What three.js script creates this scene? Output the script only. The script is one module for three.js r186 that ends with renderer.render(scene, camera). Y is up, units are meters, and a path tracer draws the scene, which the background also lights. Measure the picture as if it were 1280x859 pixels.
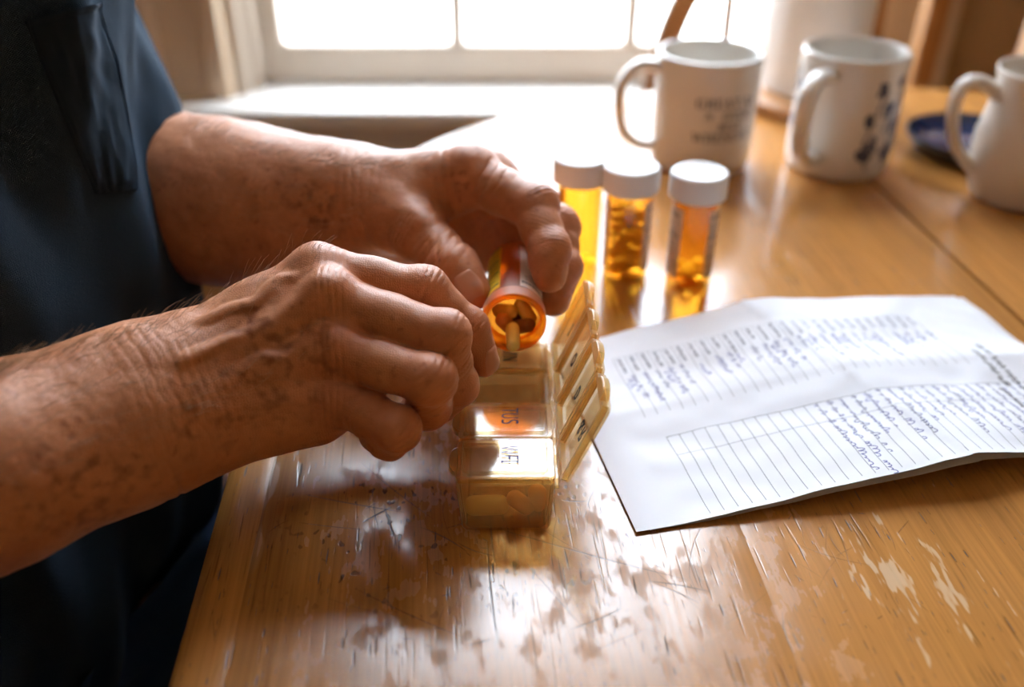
import * as THREE from 'three';
import { RoundedBoxGeometry } from 'three/addons/geometries/RoundedBoxGeometry.js';
import { mergeGeometries, mergeVertices } from 'three/addons/utils/BufferGeometryUtils.js';
import { ImprovedNoise } from 'three/addons/math/ImprovedNoise.js';

// ------------------------------------------------------------------ camera, sky, exposure
const W = 1280, H = 859, FOCAL = 1110, PITCH = THREE.MathUtils.degToRad(33);
const EYE = new THREE.Vector3(0, 1.012, 0);
const camera = new THREE.PerspectiveCamera(2 * Math.atan(H / 2 / FOCAL) * 180 / Math.PI, W / H, 0.02, 60);
camera.position.copy(EYE);
camera.rotation.x = -PITCH;
camera.focus = 0.362;
camera.userData.fStop = 3.6;

const scene = new THREE.Scene();
{ // an overcast sky, three times as bright overhead as at the horizon
  const w = 64, h = 32, d = new Float32Array(w * h * 4);
  for (let j = 0; j < h; j++) for (let i = 0; i < w; i++) { const e = Math.max(0, Math.sin(((j + 0.5) / h - 0.5) * Math.PI)), l = (1 + 2 * e) / 3, o = (j * w + i) * 4; d[o] = 0.87 * l; d[o + 1] = 0.98 * l; d[o + 2] = 1.12 * l; d[o + 3] = 1; }
  const t = new THREE.DataTexture(d, w, h, THREE.RGBAFormat, THREE.FloatType); t.mapping = THREE.EquirectangularReflectionMapping; t.magFilter = t.minFilter = THREE.LinearFilter; t.needsUpdate = true;
  scene.background = t; scene.backgroundIntensity = 14.0;
}

const renderer = new THREE.WebGLRenderer({ antialias: true });
renderer.toneMapping = THREE.LinearToneMapping;
renderer.toneMappingExposure = 1.85;
renderer.shadowMap.enabled = true;

// ------------------------------------------------------------------ helpers
const V = (x, y, z) => new THREE.Vector3(x, y, z);
const CU = V(0, Math.cos(PITCH), -Math.sin(PITCH)), CF = V(0, -Math.sin(PITCH), -Math.cos(PITCH));
// a point of the room, given by where it is seen and how far in front of the eye it lies
const at = (x, y, d) => V((x - W / 2) / FOCAL * d, 0, 0).addScaledVector(CU, -(y - H / 2) / FOCAL * d).addScaledVector(CF, d).add(EYE);
function rng(seed) { let s = seed >>> 0; return () => { s = (s + 0x6d2b79f5) | 0; let t = Math.imul(s ^ (s >>> 15), 1 | s); t = (t + Math.imul(t ^ (t >>> 7), 61 | t)) ^ t; return ((t ^ (t >>> 14)) >>> 0) / 4294967296; }; }
const perlin = new ImprovedNoise();
const noise = (x, y, z) => perlin.noise(x, y, z);
const fbm = (x, y, z, o = 4) => { let s = 0, a = 0.5; for (let i = 0; i < o; i++) { s += a * perlin.noise(x, y, z); x *= 2.03; y *= 2.03; z *= 2.03; a *= 0.5; } return s; };
const clamp = (x, a = 0, b = 1) => Math.min(b, Math.max(a, x));
const sstep = (a, b, x) => { const t = clamp((x - a) / (b - a)); return t * t * (3 - 2 * t); };
const lerp = (a, b, t) => a + (b - a) * t;
const names = new Map();
function numbered(n) { const k = names.get(n) ?? 0; names.set(n, k + 1); return k ? n + '_' + String(k).padStart(3, '0') : n; }
function tag(o, label, category, group, kind) {
  if (label) o.userData.label = label;
  if (category) o.userData.category = category;
  if (group) o.userData.group = group;
  if (kind) o.userData.kind = kind;
  return o;
}
function shadows(o) { o.castShadow = true; o.receiveShadow = true; return o; }
function thing(name, pos, label, category, group) {
  const g = new THREE.Group(); g.name = numbered(name); if (pos) g.position.copy(pos);
  scene.add(g); return tag(g, label, category, group);
}
function mesh(name, geo, mat, parent) {
  const m = shadows(new THREE.Mesh(geo, mat)); m.name = parent ? name : numbered(name); (parent ?? scene).add(m); return m;
}
function struct(name, geo, mat, parent) { const m = mesh(name, geo, mat, parent); if (!parent) m.userData.kind = 'structure'; return m; }
const box = (w, h, d, x = 0, y = 0, z = 0) => new THREE.BoxGeometry(w, h, d).translate(x, y, z);
const rbox = (w, h, d, r, x = 0, y = 0, z = 0, seg = 2) => new RoundedBoxGeometry(w, h, d, seg, r).translate(x, y, z);
const cyl = (r0, r1, h, x = 0, y = 0, z = 0, n = 32) => new THREE.CylinderGeometry(r0, r1, h, n).translate(x, y, z);
const plain = (g) => { const o = g.index ? g.toNonIndexed() : g; for (const k of Object.keys(o.attributes)) if (!['position', 'normal', 'uv'].includes(k)) o.deleteAttribute(k); return o; };
const join = (list) => mergeGeometries(list.map(plain));
const lathe = (pts, n = 64) => new THREE.LatheGeometry(pts.map(([x, y]) => new THREE.Vector2(x, y)), n);
const std = (o) => new THREE.MeshPhysicalMaterial({ side: THREE.DoubleSide, ...o });
const rgb = (r, g, b) => new THREE.Color().setRGB(r, g, b);
function canvasTexture(w, h, draw, srgb = true, wrap = false) {
  const c = document.createElement('canvas'); c.width = w; c.height = h; draw(c.getContext('2d'), w, h);
  const t = new THREE.CanvasTexture(c); if (srgb) t.colorSpace = THREE.SRGBColorSpace;
  if (wrap) t.wrapS = t.wrapT = THREE.RepeatWrapping; return t;
}
function dataTexture(w, h, f, srgb = false, wrap = true) {
  const d = new Uint8Array(w * h * 4);
  for (let j = 0; j < h; j++) for (let i = 0; i < w; i++) { const v = f((i + 0.5) / w, (j + 0.5) / h); const o = (j * w + i) * 4; d[o] = clamp(v[0]) * 255; d[o + 1] = clamp(v[1]) * 255; d[o + 2] = clamp(v[2]) * 255; d[o + 3] = 255; }
  const t = new THREE.DataTexture(d, w, h); t.magFilter = t.minFilter = THREE.LinearFilter; if (wrap) t.wrapS = t.wrapT = THREE.RepeatWrapping;
  if (srgb) t.colorSpace = THREE.SRGBColorSpace; t.needsUpdate = true; return t;
}
// ------------------------------------------------------------------ the room
const RX0 = -1.75, RX1 = 1.7, RZ0 = -1.30, RZ1 = 2.0, RH = 2.60, WT = 0.14;
const plasterBump = dataTexture(256, 256, (u, v) => { const n = 0.5 + 0.5 * fbm(Math.sin(u * 6.283) * 6, Math.cos(u * 6.283) * 6 + Math.sin(v * 6.283) * 6, Math.cos(v * 6.283) * 6, 4); return [n, n, n]; });
const wallPaint = std({ color: rgb(0.56, 0.335, 0.15), roughness: 0.8, bumpMap: plasterBump, bumpScale: 0.0006 });
const ceilingPaint = std({ color: rgb(0.62, 0.50, 0.36), roughness: 0.9 });
const whiteTrim = std({ color: rgb(0.66, 0.57, 0.47), roughness: 0.38 }), casingPaint = std({ color: rgb(0.74, 0.57, 0.40), roughness: 0.45 });
const sillTrim = std({ color: rgb(0.82, 0.80, 0.76), roughness: 0.3 });
function wallWithHole(x0, x1, hole) {
  const s = new THREE.Shape(); s.moveTo(x0, 0); s.lineTo(x1, 0); s.lineTo(x1, RH); s.lineTo(x0, RH); s.closePath();
  const p = new THREE.Path(); const [a, b, c, d] = hole; p.moveTo(a, c); p.lineTo(a, d); p.lineTo(b, d); p.lineTo(b, c); p.closePath(); s.holes.push(p);
  return new THREE.ExtrudeGeometry(s, { depth: WT, bevelEnabled: false });
}
const WIN = { x0: -0.405, x1: 0.50, y0: 0.60, y1: 2.38 };
struct('wall_front', wallWithHole(RX0 - WT, RX1 + WT, [WIN.x0, WIN.x1, WIN.y0, WIN.y1]).translate(0, 0, RZ0 - WT), wallPaint);
struct('wall_back', box(RX1 - RX0 + 2 * WT, RH, WT, (RX0 + RX1) / 2, RH / 2, RZ1 + WT / 2), wallPaint);
struct('wall_left', box(WT, RH, RZ1 - RZ0, RX0 - WT / 2, RH / 2, (RZ0 + RZ1) / 2), wallPaint);
struct('wall_right', box(WT, RH, RZ1 - RZ0, RX1 + WT / 2, RH / 2, (RZ0 + RZ1) / 2), wallPaint);
struct('ceiling', box(RX1 - RX0 + 2 * WT, 0.12, RZ1 - RZ0 + 2 * WT, (RX0 + RX1) / 2, RH + 0.06, (RZ0 + RZ1) / 2), ceilingPaint);
// floor: boards laid along x
const floor = struct('floor', box(RX1 - RX0 + 2 * WT, 0.10, RZ1 - RZ0 + 2 * WT, (RX0 + RX1) / 2, -0.062, (RZ0 + RZ1) / 2), std({ color: rgb(0.10, 0.06, 0.035), roughness: 0.8 }));
const floorTones = [0, 1, 2].map((k) => std({ color: rgb(0.30 + 0.05 * k, 0.18 + 0.03 * k, 0.09 + 0.015 * k), roughness: 0.45 }));
{
  const r = rng(5), bw = 0.118, n = Math.floor((RZ1 - RZ0) / bw), geos = [0.9, 1.2, 1.5].map((L) => rbox(L - 0.002, 0.012, bw - 0.002, 0.0015, 0, 0, 0, 1));
  for (let j = 0; j < n; j++) {
    let x = RX0 - 0.0;
    while (x < RX1 - 0.05) {
      let k = Math.floor(r() * 3), L = [0.9, 1.2, 1.5][k]; let g = geos[k];
      if (x + L > RX1 - 0.3) { L = RX1 - x; g = rbox(L - 0.002, 0.012, bw - 0.002, 0.0015, 0, 0, 0, 1); }
      const m = mesh('floor_board', g, floorTones[Math.floor(r() * 3)], floor); m.position.set(x + L / 2, -0.006, RZ0 + (j + 0.5) * bw); x += L;
    }
  }
}
struct('baseboard_front', join([box(RX1 - RX0, 0.11, 0.014, (RX0 + RX1) / 2, 0.055, RZ0 + 0.007), box(RX1 - RX0, 0.018, 0.02, (RX0 + RX1) / 2, 0.115, RZ0 + 0.01)]), whiteTrim);
struct('baseboard_right', box(0.014, 0.11, RZ1 - RZ0 - 0.03, RX1 - 0.007, 0.055, (RZ0 + RZ1) / 2), whiteTrim);
struct('baseboard_left', box(0.014, 0.11, RZ1 - RZ0 - 0.03, RX0 + 0.007, 0.055, (RZ0 + RZ1) / 2), whiteTrim);

// windows: jambs, casing with stepped mouldings, stool and apron, two sashes each with three lights
const paneGlass = std({ color: rgb(1, 1, 1), transmission: 1, thickness: 0, roughness: 0.0, ior: 1.45 });
function buildWindow(name, o, z, dir, cols) {                    // dir = +1: the room lies towards +z
  const g = new THREE.Group(); g.name = name; g.userData.kind = 'structure'; scene.add(g);
  const w = o.x1 - o.x0, h = o.y1 - o.y0, cx = (o.x0 + o.x1) / 2, cy = (o.y0 + o.y1) / 2, zi = (d) => z + dir * d;
  const jt = 0.018;
  mesh('jamb', box(jt, h, WT + 0.006, o.x0 + jt / 2, cy, zi(-WT / 2)), whiteTrim, g);
  mesh('jamb', box(jt, h, WT + 0.006, o.x1 - jt / 2, cy, zi(-WT / 2)), whiteTrim, g);
  mesh('head_jamb', box(w, jt, WT + 0.006, cx, o.y1 - jt / 2, zi(-WT / 2)), whiteTrim, g);
  for (const s of [-1, 1]) {
    const ex = s < 0 ? o.x0 : o.x1;
    mesh('casing', join([rbox(0.030, h + 0.03, 0.030, 0.004, ex + s * 0.016, cy + 0.01, zi(0.015)), rbox(0.070, h + 0.03, 0.020, 0.003, ex + s * 0.062, cy + 0.01, zi(0.010)), rbox(0.022, h + 0.03, 0.034, 0.005, ex + s * 0.104, cy + 0.01, zi(0.017))]), casingPaint, g);
    mesh('stop_bead', rbox(0.014, h, 0.022, 0.003, ex - s * (jt + 0.007), cy, zi(-0.030)), whiteTrim, g);
  }
  mesh('head_casing', join([rbox(w + 0.27, 0.09, 0.026, 0.004, cx, o.y1 + 0.055, zi(0.013)), rbox(w + 0.29, 0.02, 0.045, 0.004, cx, o.y1 + 0.108, zi(0.022))]), whiteTrim, g);
  mesh('window_sill', rbox(w + 0.30, 0.024, 0.19, 0.007, cx, o.y0 - 0.004, zi(-0.015)), sillTrim, g);
  mesh('sill_apron', join([rbox(w + 0.23, 0.075, 0.018, 0.004, cx, o.y0 - 0.054, zi(0.010)), rbox(w + 0.23, 0.016, 0.026, 0.004, cx, o.y0 - 0.024, zi(0.014))]), whiteTrim, g);
  const x0 = o.x0 + jt + 0.002, x1 = o.x1 - jt - 0.002, mid = o.y0 + h * 0.5;
  for (const [ya, yb, dz, tall] of [[o.y0 + 0.010, mid + 0.02, -0.062, 0.058], [mid - 0.02, o.y1 - jt - 0.002, -0.100, 0.032]]) {
    const st = 0.046, sh = yb - ya;
    mesh('sash_stile', rbox(st, sh, 0.034, 0.006, x0 + st / 2, (ya + yb) / 2, zi(dz)), whiteTrim, g);
    mesh('sash_stile', rbox(st, sh, 0.034, 0.006, x1 - st / 2, (ya + yb) / 2, zi(dz)), whiteTrim, g);
    mesh('sash_rail', rbox(x1 - x0 - 2 * st + 0.004, tall, 0.034, 0.006, (x0 + x1) / 2, ya + tall / 2, zi(dz)), whiteTrim, g);
    mesh('sash_rail', rbox(x1 - x0 - 2 * st + 0.004, 0.036, 0.034, 0.006, (x0 + x1) / 2, yb - 0.018, zi(dz)), whiteTrim, g);
    const ga = x0 + st, gb = x1 - st, gy0 = ya + tall, gy1 = yb - 0.036;
    for (let k = 1; k < cols; k++) mesh('muntin', rbox(0.022, gy1 - gy0 + 0.004, 0.026, 0.003, lerp(ga, gb, k / cols), (gy0 + gy1) / 2, zi(dz)), whiteTrim, g);
    for (let k = 0; k < cols; k++) mesh('muntin', rbox((gb - ga) / cols - 0.012, 0.016, 0.022, 0.003, lerp(ga, gb, (k + 0.5) / cols), (gy0 + gy1) / 2, zi(dz)), whiteTrim, g);
    for (let k = 0; k < cols; k++) for (let q = 0; q < 2; q++) {
      const pw = (gb - ga) / cols - 0.010, ph = (gy1 - gy0) / 2 - 0.010;
      mesh('pane', new THREE.PlaneGeometry(pw, ph).translate(lerp(ga, gb, (k + 0.5) / cols), lerp(gy0, gy1, (q + 0.5) / 2), zi(dz)), paneGlass, g);
    }
  }
  mesh('sash_lock', join([rbox(0.05, 0.012, 0.026, 0.004, cx, mid + 0.026, zi(-0.066)), cyl(0.008, 0.008, 0.012, cx, mid + 0.036, zi(-0.066), 16)]), std({ color: rgb(0.5, 0.36, 0.15), metalness: 1, roughness: 0.35 }), g);
  return g;
}
buildWindow('window_1', WIN, RZ0, 1, 3);

// what lies outside: pale paving, a strip of dry lawn and a board fence
{
  const g = struct('ground', box(40, 0.1, 40, 0, -0.42, -4), std({ color: rgb(0.62, 0.60, 0.54), roughness: 0.9 }));
}
// ------------------------------------------------------------------ the table
const TY = 0.75, TYAW = THREE.MathUtils.degToRad(4.5);
const table = thing('dining_table', V(0, TY, 0), 'worn honey-coloured oval wooden dining table with scratched varnish carrying mugs, bottles and papers', 'table');
table.rotation.y = TYAW;
const TB = { cx: 0.32, a: 0.425, zf: -0.45, zn: 0.18, b: 0.405, n: 2.2, t: 0.028, r: 0.011 };
const outline = [];
{
  const q = (c, e) => Math.sign(c) * Math.pow(Math.abs(c), 2 / e), N = 90;
  for (let i = 0; i <= N; i++) { const t = Math.PI * i / N; outline.push([TB.cx - TB.a * q(Math.cos(t), TB.n), TB.zf - TB.b * q(Math.sin(t), TB.n)]); }
  for (let i = 0; i <= N; i++) { const t = Math.PI * i / N; outline.push([TB.cx + TB.a * q(Math.cos(t), TB.n), TB.zn + TB.b * q(Math.sin(t), TB.n)]); }
}
function outlineDistance(x, z) {                                  // positive inside
  let best = 1e9; const n = outline.length;
  for (let i = 0; i < n; i++) {
    const [ax, az] = outline[i], [bx, bz] = outline[(i + 1) % n], ex = bx - ax, ez = bz - az, l = ex * ex + ez * ez;
    if (l < 1e-12) continue;
    const t = clamp(((x - ax) * ex + (z - az) * ez) / l), dx = x - ax - t * ex, dz = z - az - t * ez; best = Math.min(best, dx * dx + dz * dz);
  }
  return Math.sqrt(best);
}
function halfLength(x) { const c = Math.min(1, Math.abs((x - TB.cx) / TB.a)); return TB.b * Math.pow(Math.max(0, 1 - Math.pow(c, TB.n)), 1 / TB.n); }

// wood: base colour, roughness and relief over the near part of the top, in metres of the table's own axes
const scratchRnd = rng(77), scratches = [];
for (let i = 0; i < 420; i++) {
  const near = scratchRnd() < 0.72;
  const x = near ? -0.06 + 0.22 * scratchRnd() + 0.03 * scratchRnd() : -0.1 + 0.5 * scratchRnd(), z = near ? -0.20 - 0.16 * scratchRnd() : -0.17 - 0.45 * scratchRnd();
  const a = scratchRnd() < 0.45 ? (scratchRnd() - 0.5) * 0.5 : (scratchRnd() - 0.5) * 3.1, L = 0.003 + 0.03 * Math.pow(scratchRnd(), 3.2);
  scratches.push({ x, z, a, L, w: 0.00012 + 0.0003 * scratchRnd() * scratchRnd(), dark: 0.25 + 0.65 * scratchRnd(), bend: (scratchRnd() - 0.5) * 0.5 });
}
for (let i = 0; i < 1500; i++) { const big = scratchRnd() < 0.16; scratches.push({ x: -0.104 + 0.40 * scratchRnd(), z: -0.15 - 0.34 * Math.pow(scratchRnd(), 1.3), a: (scratchRnd() - 0.5) * 0.10, L: big ? 0.003 + 0.006 * scratchRnd() : 0.0012 + 0.0035 * scratchRnd(), w: big ? 0.00042 : 0.00016, dark: 0.75 + 0.6 * scratchRnd(), bend: 0 }); }   // open pores
// a few long ones that can be told apart
for (const [x, z, a, L, w, dark] of [[0.047, -0.248, 1.13, 0.085, 0.0003, 0.6], [0.075, -0.235, 0.55, 0.06, 0.00025, 0.45], [0.035, -0.225, 0.5, 0.05, 0.00035, 0.55], [-0.02, -0.222, 1.0, 0.05, 0.0003, 0.5],
  [-0.045, -0.283, 1.25, 0.045, 0.0003, 0.8], [-0.035, -0.276, -0.95, 0.014, 0.0005, 0.9], [-0.028, -0.29, 0.7, 0.05, 0.0003, 0.7], [-0.03, -0.272, 0.25, 0.02, 0.0006, 0.8], [-0.052, -0.27, 1.35, 0.03, 0.00025, 0.6], [0.01, -0.232, 0.02, 0.05, 0.0006, 0.7], [0.012, -0.26, 0.0, 0.03, 0.0005, 0.6]])
  scratches.push({ x, z, a, L, w, dark, bend: 0.05 });
const planks = [-0.105, -0.083, 0.022, 0.1145, 0.215, 0.3195, 0.3203, 0.425, 0.53, 0.64, 0.745];
const plankOf = (x) => { let k = 0; while (k < planks.length - 2 && x > planks[k + 1]) k++; return k; };
function woodMaps(x0, x1, z0, z1, w, h, fine) {
  const col = new Float32Array(w * h * 3), rou = new Float32Array(w * h), bum = new Float32Array(w * h);
  for (let j = 0; j < h; j++) for (let i = 0; i < w; i++) {
    const x = lerp(x0, x1, (i + 0.5) / w), z = lerp(z0, z1, (j + 0.5) / h), k = plankOf(x), kx = k * 7.31;
    const wob = 0.004 * noise(x * 9 + kx, z * 3.1, kx);
    const rings = fbm((x + wob) * 55 + kx * 3, z * 1.6 + kx, kx, 3), fibre = noise((x + wob) * 620, z * 14 + kx, kx), fibre2 = noise((x + wob) * 1500, z * 30, kx + 4), broad = fbm(x * 12, z * 5, 3.3 + k * 0.7, 3);
    const tone = [0.03, -0.12, -0.06, 0.10, 0.02, 0.02, 0.02, 0.03, -0.02, 0.02][k] ?? 0;
    let l = 1 + tone + 0.30 * rings + 0.19 * fibre + 0.09 * fibre2 + 0.22 * broad;
    // pores: short dark dashes along the grain
    const pn = noise((x + wob) * 900 + 31, z * 42 + kx, 8.8 + kx), pgate = sstep(-0.1, 0.35, noise(x * 26 + 5, z * 9, kx));
    const pore = sstep(0.36, 0.58, pn) * (0.25 + 0.75 * pgate);
    l *= 1 - 0.45 * pore;
    let r = 0.485 * l, g = 0.218 * l * (1 - 0.04 * broad), b = 0.058 * l * (1 - 0.12 * rings);
    let ro = 0.20 + 0.05 * fibre + 0.10 * fbm(x * 60, z * 35, 1.7, 3), bu = 0.5 + 0.035 * fibre + 0.02 * fibre2 - 0.42 * pore;
    // varnish rubbed through: dull, deeper orange islands with ragged rims
    const m1 = fbm(x * 95, z * 62, 9.1, 4) + 0.10 * noise(x * 400, z * 160, 3.3), dull = 0.9 * sstep(0.0, 0.30, m1 + 0.14 * noise(x * 900, z * 240, 7.7)) * sstep(-0.075, -0.03, x) * sstep(0.16, 0.11, x) * sstep(-0.15, -0.2, z) * sstep(-0.42, -0.30, z);
    ro += 0.30 * dull; g *= 1 - 0.03 * dull; b *= 1 - 0.08 * dull; bu -= 0.05 * dull;
    // speckles of grime around the box
    const gz = sstep(-0.36, -0.30, z) * sstep(-0.20, -0.25, z) * sstep(-0.09, -0.04, x) * sstep(0.09, 0.03, x);
    const speck = sstep(0.34, 0.46, noise(x * 420, z * 260, 2.2)) * sstep(-0.05, 0.25, noise(x * 50, z * 40, 6.1)) * gz;
    r *= 1 - 0.75 * speck; g *= 1 - 0.75 * speck; b *= 1 - 0.7 * speck; bu -= 0.4 * speck;
    // whitish rubbed line beside the edge strip
    const ew = sstep(0.005, 0.001, Math.abs(x + 0.0815 + 0.002 * noise(z * 30, 1, 1))) * sstep(-0.02, 0.22, noise(x * 260, z * 36, 4.4)) * sstep(-0.24, -0.27, z);
    r = lerp(r, 0.62, 0.3 * ew); g = lerp(g, 0.50, 0.3 * ew); b = lerp(b, 0.36, 0.3 * ew); ro += 0.08 * ew;
    const wr = Math.exp(-(((x - 0.168) / 0.036) ** 2)) * Math.exp(-(((z + 0.222) / 0.040) ** 2)), worn = wr < 0.02 ? 0 : sstep(0.40, 0.56, 0.40 * wr + 0.75 * fbm(x * 240, z * 62, 5.5, 3) + 0.16 * noise(x * 900, z * 110, 1.5));
    r = lerp(r, 0.68, 0.6 * worn); g = lerp(g, 0.50, 0.6 * worn); b = lerp(b, 0.31, 0.6 * worn); ro += 0.2 * worn; bu -= 0.15 * worn;
    const o = j * w + i; col[o * 3] = r; col[o * 3 + 1] = g; col[o * 3 + 2] = b; rou[o] = ro; bum[o] = bu;
  }
  if (fine) {
    const sx = w / (x1 - x0), sz = h / (z1 - z0);
    for (const s of scratches) {
      const n = Math.ceil(s.L * Math.max(Math.abs(sx * Math.sin(s.a)), Math.abs(sz * Math.cos(s.a))) * 1.2) + 2;
      for (let q = 0; q < n; q++) {
        const t = q / n - 0.5, a = s.a + s.bend * t, px = (s.x + Math.sin(a) * s.L * t - x0) * sx, pz = (s.z + Math.cos(a) * s.L * t - z0) * sz, hw = Math.max(0.8, s.w * sx), hh = Math.max(0.8, s.w * sz), ww = s.dark * (1 - 3.2 * t * t);
        for (let j = Math.floor(pz - hh); j <= pz + hh; j++) for (let i = Math.floor(px - hw); i <= px + hw; i++) {
          if (i < 0 || j < 0 || i >= w || j >= h) continue;
          const f = ww * 0.55 * Math.max(0, 1 - Math.hypot((i - px) / (hw + 0.5), (j - pz) / (hh + 0.5))); const o = j * w + i;
          col[o * 3] *= 1 - f; col[o * 3 + 1] *= 1 - f; col[o * 3 + 2] *= 1 - f; rou[o] += 0.15 * f; bum[o] -= 0.28 * f;
        }
      }
    }
  }
  const sr = (v) => (v <= 0.0031308 ? v * 12.92 : 1.055 * Math.pow(v, 1 / 2.4) - 0.055);
  const mk = (f, srgb) => { const d = new Uint8Array(w * h * 4); for (let o = 0; o < w * h; o++) { f(o, d); d[o * 4 + 3] = 255; } const t = new THREE.DataTexture(d, w, h); t.magFilter = t.minFilter = THREE.LinearFilter; if (srgb) t.colorSpace = THREE.SRGBColorSpace; t.needsUpdate = true; return t; };
  const gray = (a) => mk((o, d) => { d[o * 4] = d[o * 4 + 1] = d[o * 4 + 2] = clamp(a[o]) * 255; }, false);
  return {
    map: mk((o, d) => { for (let c = 0; c < 3; c++) d[o * 4 + c] = sr(clamp(col[o * 3 + c])) * 255; }, true), roughnessMap: gray(rou), bumpMap: gray(bum), bumpScale: 0.00012, roughness: 1, color: 0xffffff, specularIntensity: 1.0, ior: 1.62,
  };
}

const woodRects = [[-0.106, 0.1145, -0.60, -0.12, 1536, 1664], [0.1145, 0.3203, -0.60, -0.12, 1100, 1500], [-0.106, 0.746, -0.9, 0.66, 1000, 1000]];
const woodMats = woodRects.map((r, i) => std(woodMaps(...r.map((v, k) => v), i < 2)));
const woodUnder = std({ color: rgb(0.40, 0.20, 0.07), roughness: 0.5 });

// a board between x = xa and xb: top with eased outer edge, sides and underside; cut where the wood map changes
function boardPiece(xa, xb, za, zb, rect) {
  const P = [], U = [], I = [], inset = 0.00022;
  const xs = [], R = TB.r;
  const edgeL = Math.abs(xa - (TB.cx - TB.a)) < 1e-6, edgeR = Math.abs(xb - (TB.cx + TB.a)) < 1e-6;
  const NX = 14; for (let i = 0; i <= NX; i++) { let t = i / NX; if (edgeL) t = t * t; if (edgeR) t = 1 - (1 - t) * (1 - t); xs.push(lerp(xa, xb, t)); }
  const NZ = 60;
  const grid = [];
  for (const x of xs) {
    const hl = halfLength(x), hi = clamp(TB.zn + hl, za, zb), lo = clamp(TB.zf - hl, za, zb), row = [];
    for (let j = 0; j <= NZ; j++) {
      let t = j / NZ; t = 0.5 - 0.5 * Math.cos(Math.PI * t); const z = lerp(lo, hi, t);
      const d = Math.min(R, outlineDistance(x, z)); let y = -(R - Math.sqrt(Math.max(0, R * R - (R - d) * (R - d))));
      const dj = Math.min(x - xa, xb - x); if (!(edgeL && x - xa < 0.01) && !(edgeR && xb - x < 0.01) && dj < 1e-9) y -= inset;
      row.push(P.length / 3); P.push(x, y, z); U.push((x - rect[0]) / (rect[1] - rect[0]), (z - rect[2]) / (rect[3] - rect[2]));
    }
    grid.push(row);
  }
  for (let i = 0; i < NX; i++) for (let j = 0; j < NZ; j++) { const a = grid[i][j], b = grid[i + 1][j], c = grid[i + 1][j + 1], d = grid[i][j + 1]; I.push(a, d, b, b, d, c); }
  // skirt down to the underside, then the underside
  const ring = []; for (let j = 0; j <= NZ; j++) ring.push(grid[0][j]); for (let i = 1; i <= NX; i++) ring.push(grid[i][NZ]); for (let j = NZ - 1; j >= 0; j--) ring.push(grid[NX][j]); for (let i = NX - 1; i > 0; i--) ring.push(grid[i][0]);
  const base = P.length / 3;
  for (const k of ring) { P.push(P[k * 3], P[k * 3 + 1], P[k * 3 + 2]); U.push(U[k * 2], U[k * 2 + 1]); }
  for (const k of ring) { P.push(P[k * 3], -TB.t, P[k * 3 + 2]); U.push(U[k * 2], U[k * 2 + 1]); }
  const n = ring.length; for (let k = 0; k < n; k++) { const a = base + k, b = base + (k + 1) % n; I.push(a, a + n, b, b, a + n, b + n); }
  const g = new THREE.BufferGeometry(); g.setAttribute('position', new THREE.Float32BufferAttribute(P, 3)); g.setAttribute('uv', new THREE.Float32BufferAttribute(U, 2)); g.setIndex(I); g.computeVertexNormals(); return g;
}
for (let k = 0; k < planks.length - 1; k++) {
  if (Math.abs(planks[k + 1] - planks[k]) < 0.002) continue;
  const gap = k === 4 || k === 6 ? 0.0009 : 0;
  const xa = planks[k] + (k === 6 ? gap : 0), xb = planks[k + 1] - (k === 4 ? gap : 0), w = xa < 0.1 ? 0 : xa < 0.32 ? 1 : 2;
  const geos = [];
  if (w < 2) {
    mesh('plank', boardPiece(xa, xb, -0.60, -0.12, woodRects[w]), woodMats[w], table);
    mesh('plank', boardPiece(xa, xb, -2, -0.60, woodRects[2]), woodMats[2], table);
    mesh('plank', boardPiece(xa, xb, -0.12, 2, woodRects[2]), woodMats[2], table);
  } else mesh('plank', boardPiece(xa, xb, -2, 2, woodRects[2]), woodMats[2], table);
}
mesh('leaf_batten', box(0.16, 0.02, 1.1, 0.32, -TB.t - 0.0101, -0.13), woodUnder, table);
for (const s of [-1, 1]) mesh('apron', box(0.02, 0.08, 0.95, TB.cx + s * 0.33, -TB.t - 0.041, -0.135), woodUnder, table);
for (const s of [-1, 1]) mesh('apron', box(0.64, 0.08, 0.02, TB.cx, -TB.t - 0.041, -0.135 + s * 0.485), woodUnder, table);
for (const sx of [-1, 1]) for (const sz of [-1, 1]) {
  const g = lathe([[0, 0], [0.017, 0], [0.022, 0.03], [0.018, 0.06], [0.026, 0.25], [0.030, 0.42], [0.022, 0.50], [0.030, 0.54], [0.030, TY - TB.t - 0.001], [0, TY - TB.t - 0.001]], 24);
  const m = mesh('leg', g, woodUnder, table); m.position.set(TB.cx + sx * 0.29, -TY, -0.135 + sz * 0.44);
}
const tp = (x, z, y = 0) => table.localToWorld(V(x, y, z)); table.updateMatrixWorld(true);
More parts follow.
